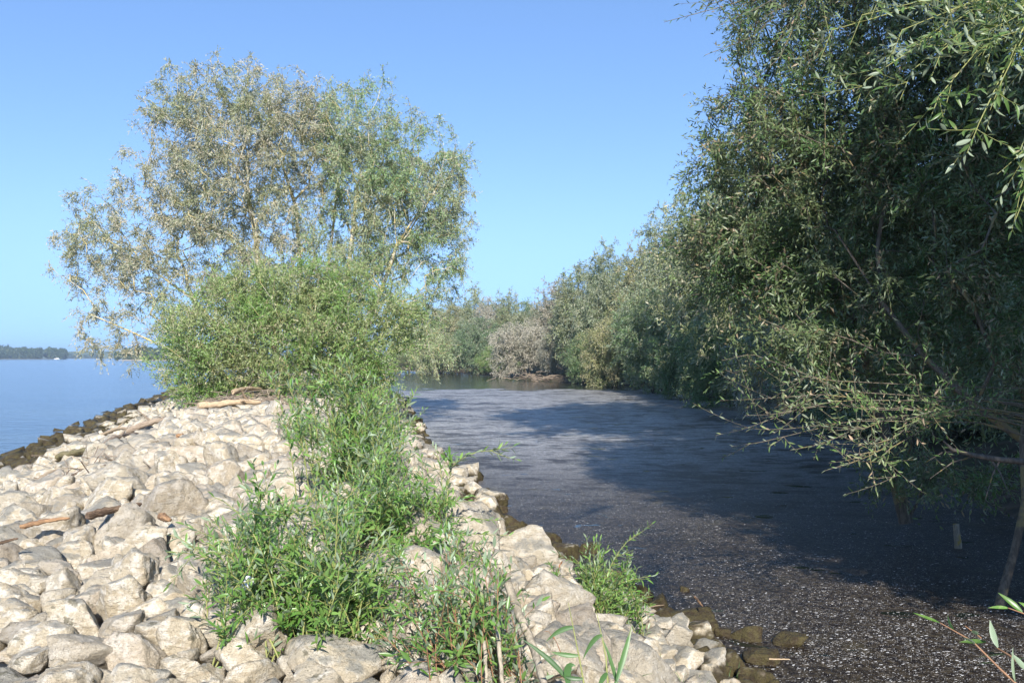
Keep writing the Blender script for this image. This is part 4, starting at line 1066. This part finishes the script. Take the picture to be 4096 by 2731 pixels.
log('orange brown weathered branch lying on the mossy stone', k1(105, 935), k1(355, 893), 5.5, W_ORANGE, lift=.13, bend=.03)
log('long grey brown log pointing at the terracotta flowerpot', k1(640, 345), k1(885, 272), 7, W_GRAY, lift=.15, bend=.03, branches=1)
log('long pale branch ending at the left of the grey brown log', k1(520, 335), k1(690, 315), 4, W_PALE, lift=.1, branches=1)
log('reddish log lying downhill towards the twig heap', k1(490, 435), k1(690, 345), 5.5, W_GRAY, lift=.12, bend=.03, branches=1)
log('mossy green weathered plank by the river side stones', k1(300, 492), k1(505, 450), 11, W_MOSS, lift=.15, bend=.0, flat=.7)
log('short pale plank leaning left of the half grey block', k1(185, 630), k1(300, 560), 7, W_PALE, lift=.12, bend=.02, flat=.5)
log('thin brown stick at the left edge', k1(-10, 1085), k1(90, 1055), 3.5, W_DARK, lift=.16, bend=.02, name='stick', cat='stick')
log('bleached long log at the foot of the dense shrub', k1(1010, 232), k1(1330, 205), 7.5, W_PALE, lift=.2, bend=.03, branches=2)
log('pale broken branch above the bleached long log', k1(1185, 172), k1(1330, 150), 5, W_PALE, lift=.3, bend=.02, branches=1)
log('splintered orange wood piece beside the upright rough boulder', k1(820, 880), k1(860, 905), 8, W_ORANGE, lift=.12, bend=0, name='wood_chip', cat='wood')
log('small orange wood chip among the far stones', k1(905, 388), k1(935, 382), 5, W_ORANGE, lift=.12, bend=0, name='wood_chip', cat='wood')
log('brown stick lying on the largest algae covered rock', ((2000 + 1470 / 1.887) / 4, (1900 + 1110 / 1.887) / 4), ((2000 + 1530 / 1.887) / 4, (1900 + 1190 / 1.887) / 4), 2.6, W_ORANGE, lift=.12, bend=0, name='stick', cat='stick')
log('dry pale twig leaning over the gap by the leaning slab', ((2000 + 1130 / 1.887) / 4, (1900 + 1275 / 1.887) / 4), ((2000 + 1240 / 1.887) / 4, (1900 + 1245 / 1.887) / 4), 1.6, W_PALE, lift=.16, bend=0, name='stick', cat='stick')
log('dry thin stick beside the last pale stone in the water', ((2000 + 2030 / 1.887) / 4, (1900 + 1535 / 1.887) / 4), ((2000 + 2190 / 1.887) / 4, (1900 + 1537 / 1.887) / 4), 1.6, W_PALE, lift=.06, bend=0, name='stick', cat='stick')
def twig_heap(label, px, py, n, sx, sy, hgt_, mats, ln=(.2, .8), r=.008, name='twig_heap'):
    p = hit(px, py); mb = MB()
    for _ in range(n):
        c = p + np.array([random.gauss(0, sx), random.gauss(0, sy), 0]); c[2] = max(hgt(c[0], c[1]), 0) + abs(random.gauss(0, hgt_)) + .05
        d = norm(np.array([random.gauss(0, 1), random.gauss(0, .6), random.gauss(0, .25)])) * random.uniform(*ln) / 2
        tube(mb, [c - d, c + np.array([0, 0, random.uniform(-.03, .05)]), c + d], [r * random.uniform(.6, 1.4), r, r * .4], 4, random.random(), cap=False)
    o = link(name, mb.mesh(name, True), mats); return tag(o, label, 'twigs', None, 'stuff')
twig_heap('heap of broken pale sticks and straw at the foot of the dense shrub', *k1(1300, 180), 260, .9, .7, .22, W_GRAY, (.3, 1.6), .012)
twig_heap('dead straw caught in the lower middle of the dense shrub', *k1(1270, 110), 240, .7, .6, .55, W_ORANGE, (.3, 1.0), .008)
twig_heap('small heap of reddish twigs between the stones', *k1(430, 550), 70, .3, .3, .07, W_DARK, (.15, .7), .007)
twig_heap('scattered pale sticks below the mossy plank', *k1(480, 480), 60, .6, .3, .07, W_GRAY, (.2, 1.1), .008)
twig_heap('scattered thin sticks between the logs and the river', *k1(560, 370), 60, .9, .7, .05, W_GRAY, (.2, 1.0), .009)

# far shore driftwood branches
def brush(label, px, py, Y, n, sx, sz, name='driftwood_branches'):
    mb = MB(); c0 = at(px, py, Y); c0[2] = .1
    for _ in range(n):
        c = c0 + np.array([random.gauss(0, sx), random.gauss(0, 1.0), abs(random.gauss(0, sz))])
        d = np.array([random.choice((-1, -1, 1)) * random.uniform(.5, 1), random.gauss(0, .4), random.gauss(.12, .3)]) * random.uniform(.6, 2.2)
        tube(mb, [c, c + d * .5 + [0, 0, .1], c + d], [.045, .03, .012], 4, cap=False)
    o = link(name, mb.mesh(name, True), W_GRAY); return tag(o, label, 'driftwood')
brush('bleached tangle of branches in the water under the pinkish willow', 548, 380, 108, 70, 2.6, .35)
brush('low line of bleached branches at the end of the dark pool', 448, 372, 165, 60, 4.5, .3)
mbs = MB(); P = [at(1004, 418, 9.6), at(985, 416, 9.5), at(960, 408, 9.4), at(945, 410, 9.4), at(930, 404, 9.3)]; 
# bare dead limb in the shade
dl = MB(); tube(dl, np.array([at(1040, 462, 9.5), at(1000, 459, 9.4), at(975, 455, 9.3), at(952, 449, 9.2), at(943, 440, 9.2)]), [.035, .03, .026, .02, .008], 7, rough=.2)
for a_, b_ in (((1000, 459), (985, 500)), ((975, 455), (930, 478)), ((990, 458), (1010, 495)), ((960, 451), (925, 462))):
    tube(dl, np.array([at(*a_, 9.4), (at(*a_, 9.4) + at(*b_, 9.2)) / 2 + [0, 0, .05], at(*b_, 9.1)]), [.012, .008, .003], 4, cap=False)
tag(link('dead_limb', dl.mesh('dead_limb', True), M_BARKG), 'bare dead grey limb reaching left from the trunk in the shade', 'branch')
st = MB(); b = at(958, 547, 2.9 * FPX / (547 - HOR)); tube(st, [b + [0, 0, -.4], b + [0, 0, .05], b + [-.02, 0, .22], b + [-.03, 0, .36]], [.06, .055, .05, .045], 9, rough=.3)
tag(link('wooden_stake', st.mesh('wooden_stake', True), M_STEMW), 'short broken wooden stake standing in the shaded water', 'stake')

# terracotta flowerpot lying between the stones
def flowerpot():
    p = hit(*k1(868, 243)); k = p[1] / FPX; root = empty('flowerpot', (p[0], p[1], p[2] + .12)); tag(root, 'terracotta flowerpot stuck between stones beside the narrow standing slab', 'flowerpot')
    r = 34 / 1.274 / 4 / 2 * k; prof = [(.62, 0), (.68, 0), (.92, 1.0), (.86, 1.0), (.6, .08), (0, .08)]; h = r * 1.5
    mt = plain('terracotta', (.52, .20, .11), .8)
    def lathe(nm, pr):
        s = 28; V = []; F = []
        for (q, z) in pr: V += [(q * r * math.cos(a), q * r * math.sin(a), z * h) for a in np.linspace(0, 2 * math.pi, s, endpoint=False)]
        for i in range(len(pr) - 1):
            for j in range(s): F.append((i * s + j, i * s + (j + 1) % s, (i + 1) * s + (j + 1) % s, (i + 1) * s + j))
        return link(nm, mesh_np(nm, V, np.array(F), None, True), mt, root)
    lathe('pot_body', prof); lathe('pot_rim', [(.935, .78), (1.06, .80), (1.08, .9), (1.08, 1.02), (1.03, 1.06), (.93, 1.04)]); lathe('rib', [(.84, .5), (.88, .52), (.88, .56), (.86, .58)])
    root.rotation_euler = (.1, -.12, 0)
flowerpot()
# white crumpled plastic in the leaves
def scrap():
    p = at(248, 583, 4.95); V, F = rock_shape(900, 3, p=6, amp=.6)
    V = V * [.07, .04, .09]
    o = link('plastic_scrap', mesh_np('plastic_scrap', V, F), plain('white_plastic', (.8, .8, .8), .4)); o.location = p
    tag(o, 'crumpled white plastic scrap caught low in the largest leafy clump', 'litter')
scrap()

# ------------------------------------------------------------------ far banks, hills, boat
def far_wood(name, label, x0, x1, y0, y1, h0, h1, n, seed, leafs=26000, size=1.6):
    r = np.random.default_rng(seed); P = []
    for i in range(n):
        t = r.random(); c = np.array([x0 + (x1 - x0) * t, y0 + (y1 - y0) * t + r.uniform(0, 30), 0]); H = r.uniform(h0, h1); rad = H * r.uniform(.28, .42)
        m = leafs // n; d = norm(r.standard_normal((m, 3))); d[:, 1] = -abs(d[:, 1]) * .9
        lump = np.array([1 + .35 * mnoise.noise(Vector(q * 2.5) + Vector(c * .1)) for q in d])
        q = c + [0, 0, H * .55] + d * lump[:, None] * [rad, rad, H * .47]; q[:, 2] = np.maximum(q[:, 2], .3); P.append(q)
    P = np.concatenate(P); m = len(P); D = norm(r.standard_normal((m, 3))); Nn = norm(r.standard_normal((m, 3)) + [0, -.6, .8])
    V, F, rr = leaf_cards(P, D, Nn, size * (.6 + r.random(m)), size * .8, r.random(m))
    mb = MB(); mb.add(V, F, rr)
    return tag(link(name, mb.mesh(name), M_L_FAR), label, kind='stuff')
def X_at(px, Y): return (px - 512) / FPX * Y
land = []
for nm, lab, pts in (('far_bank_ground', 'low far river bank under the distant woods', [(X_at(-150, 1400), 1400), (X_at(58, 1440), 1440), (X_at(64, 1600), 1600), (X_at(-150, 1700), 1700)]),
                     ('middle_bank_ground', 'flat distant bank beyond the river bend', [(X_at(55, 2300), 2300), (X_at(220, 2100), 2100), (X_at(220, 2500), 2500), (X_at(55, 2500), 2500)])):
    V = [(x, y, -1) for x, y in pts] + [(x, y, .6) for x, y in pts]
    o = link(nm, mesh_np(nm, V, np.array([[4, 5, 6, 7], [0, 1, 5, 4], [1, 2, 6, 5], [2, 3, 7, 6], [3, 0, 4, 7]])), plain(nm, (.16, .14, .1), .9)); tag(o, lab, kind='structure')
far_wood('far_wood', 'distant dark wood on the far river bank at the left edge', X_at(-60, 1430), X_at(60, 1450), 1415, 1450, 14, 19, 60, 61, 30000, 2.0)
far_wood('far_wood', 'taller end of the distant wood at the very left edge', X_at(-60, 1430), X_at(6, 1440), 1415, 1440, 19, 22, 16, 64, 10000, 2.0)
far_wood('distant_wood', 'low hazy wood beyond the river bend', X_at(55, 2300), X_at(215, 2200), 2300, 2150, 9, 13, 90, 62, 22000, 3)
far_wood('right_far_wood', 'hazy wood on the near side of the bend, seen through the willow branches', X_at(104, 900), X_at(240, 700), 930, 690, 7, 14, 60, 63, 30000, 1.3)
sandbar = link('sand_beach', mesh_np('sand_beach', [(X_at(115, 800), 800, .02), (X_at(230, 690), 660, .02), (X_at(240, 700), 720, .8), (X_at(112, 900), 930, .8)], np.array([[0, 1, 2, 3]])), plain('sand', (.5, .42, .32), .9))
tag(sandbar, 'thin pale beach under the hazy wood across the water', kind='structure')
def hills():
    xs = np.linspace(X_at(-200, 2500), X_at(700, 2500), 120); V = []
    for x in xs:
        px = 512 + x / 2500 * FPX
        h = 10 + 12 * math.exp(-((px - 85) / 45) ** 2) + 3 * fbm(px * .02, 1, 1)
        V += [(x, 2480, -1), (x, 2500, h), (x, 2560, h * .8), (x, 2600, -1)]
    F = []
    for i in range(len(xs) - 1):
        for k in range(3): F.append((i * 4 + k, i * 4 + 4 + k, i * 4 + 5 + k, i * 4 + 1 + k))
    o = link('hills', mesh_np('hills', V, np.array(F), None, True), plain('hill_green', (.07, .1, .05), .95)); tag(o, 'faint blue hills on the horizon beyond the river', kind='structure')
hills()
def boat():
    Y = 1380; x = X_at(57, Y); root = empty('motor_boat', (x, Y, .05)); tag(root, 'small white motor boat far off at the end of the distant wood', 'boat')
    wm = plain('white_hull', (.8, .8, .78), .4); gl = plain('dark_glass', (.05, .06, .08), .15)
    Lh = 9.; sec = [(-.5, .9, .9), (-.3, 1, .95), (.1, 1, 1.0), (.35, .7, 1.15), (.5, .05, 1.4)]; V = []; F = []
    for t, w, z in sec: V += [(t * Lh, -w * 1.5, z), (t * Lh, -w * 1.0, -.3), (t * Lh, w * 1.0, -.3), (t * Lh, w * 1.5, z)]
    for i in range(4):
        for k in range(4): F.append((i * 4 + k, i * 4 + (k + 1) % 4, i * 4 + 4 + (k + 1) % 4, i * 4 + 4 + k))
    F.append((0, 1, 2, 3)); link('hull', mesh_np('hull', V, np.array(F)), wm, root)
    def bx(nm, x0, x1, w0, w1, z0, z1, mt):
        V = [(x0, -w0, z0), (x1, -w0, z0), (x1, w0, z0), (x0, w0, z0), (x0 + .3, -w1, z1), (x1 - .9, -w1, z1), (x1 - .9, w1, z1), (x0 + .3, w1, z1)]
        link(nm, mesh_np(nm, V, np.array([[0, 1, 5, 4], [1, 2, 6, 5], [2, 3, 7, 6], [3, 0, 4, 7], [4, 5, 6, 7]])), mt, root)
    bx('cabin', -2.8, 2.4, 1.2, 1.0, 1.0, 1.7, wm); bx('window', -2.5, 2.1, 1.02, .95, 1.7, 2.1, gl); bx('roof', -2.6, 1.6, 1.05, .95, 2.1, 2.35, wm)
    root.rotation_euler = (0, 0, math.pi)
boat()

# ------------------------------------------------------------------ air
hz = link('haze', mesh_np('haze', [(-2290, -290, -3.3), (1395, -290, -3.3), (1395, 2690, -3.3), (-2290, 2690, -3.3), (-2290, -290, 36), (1395, -290, 36), (1395, 2690, 36), (-2290, 2690, 36)],
     np.array([[0, 3, 2, 1], [4, 5, 6, 7], [0, 1, 5, 4], [1, 2, 6, 5], [2, 3, 7, 6], [3, 0, 4, 7]])))
m, nt = newmat('air'); v = nt.nodes.new('ShaderNodeVolumePrincipled'); v.inputs['Color'].default_value = (.70, .85, 1, 1); v.inputs['Density'].default_value = .00028; v.inputs['Anisotropy'].default_value = .2
ov = nt.nodes.new('ShaderNodeOutputMaterial'); nt.links.new(v.outputs[0], ov.inputs[1]); hz.data.materials.append(m)
tag(hz, 'thin pale haze over the river', kind='stuff')
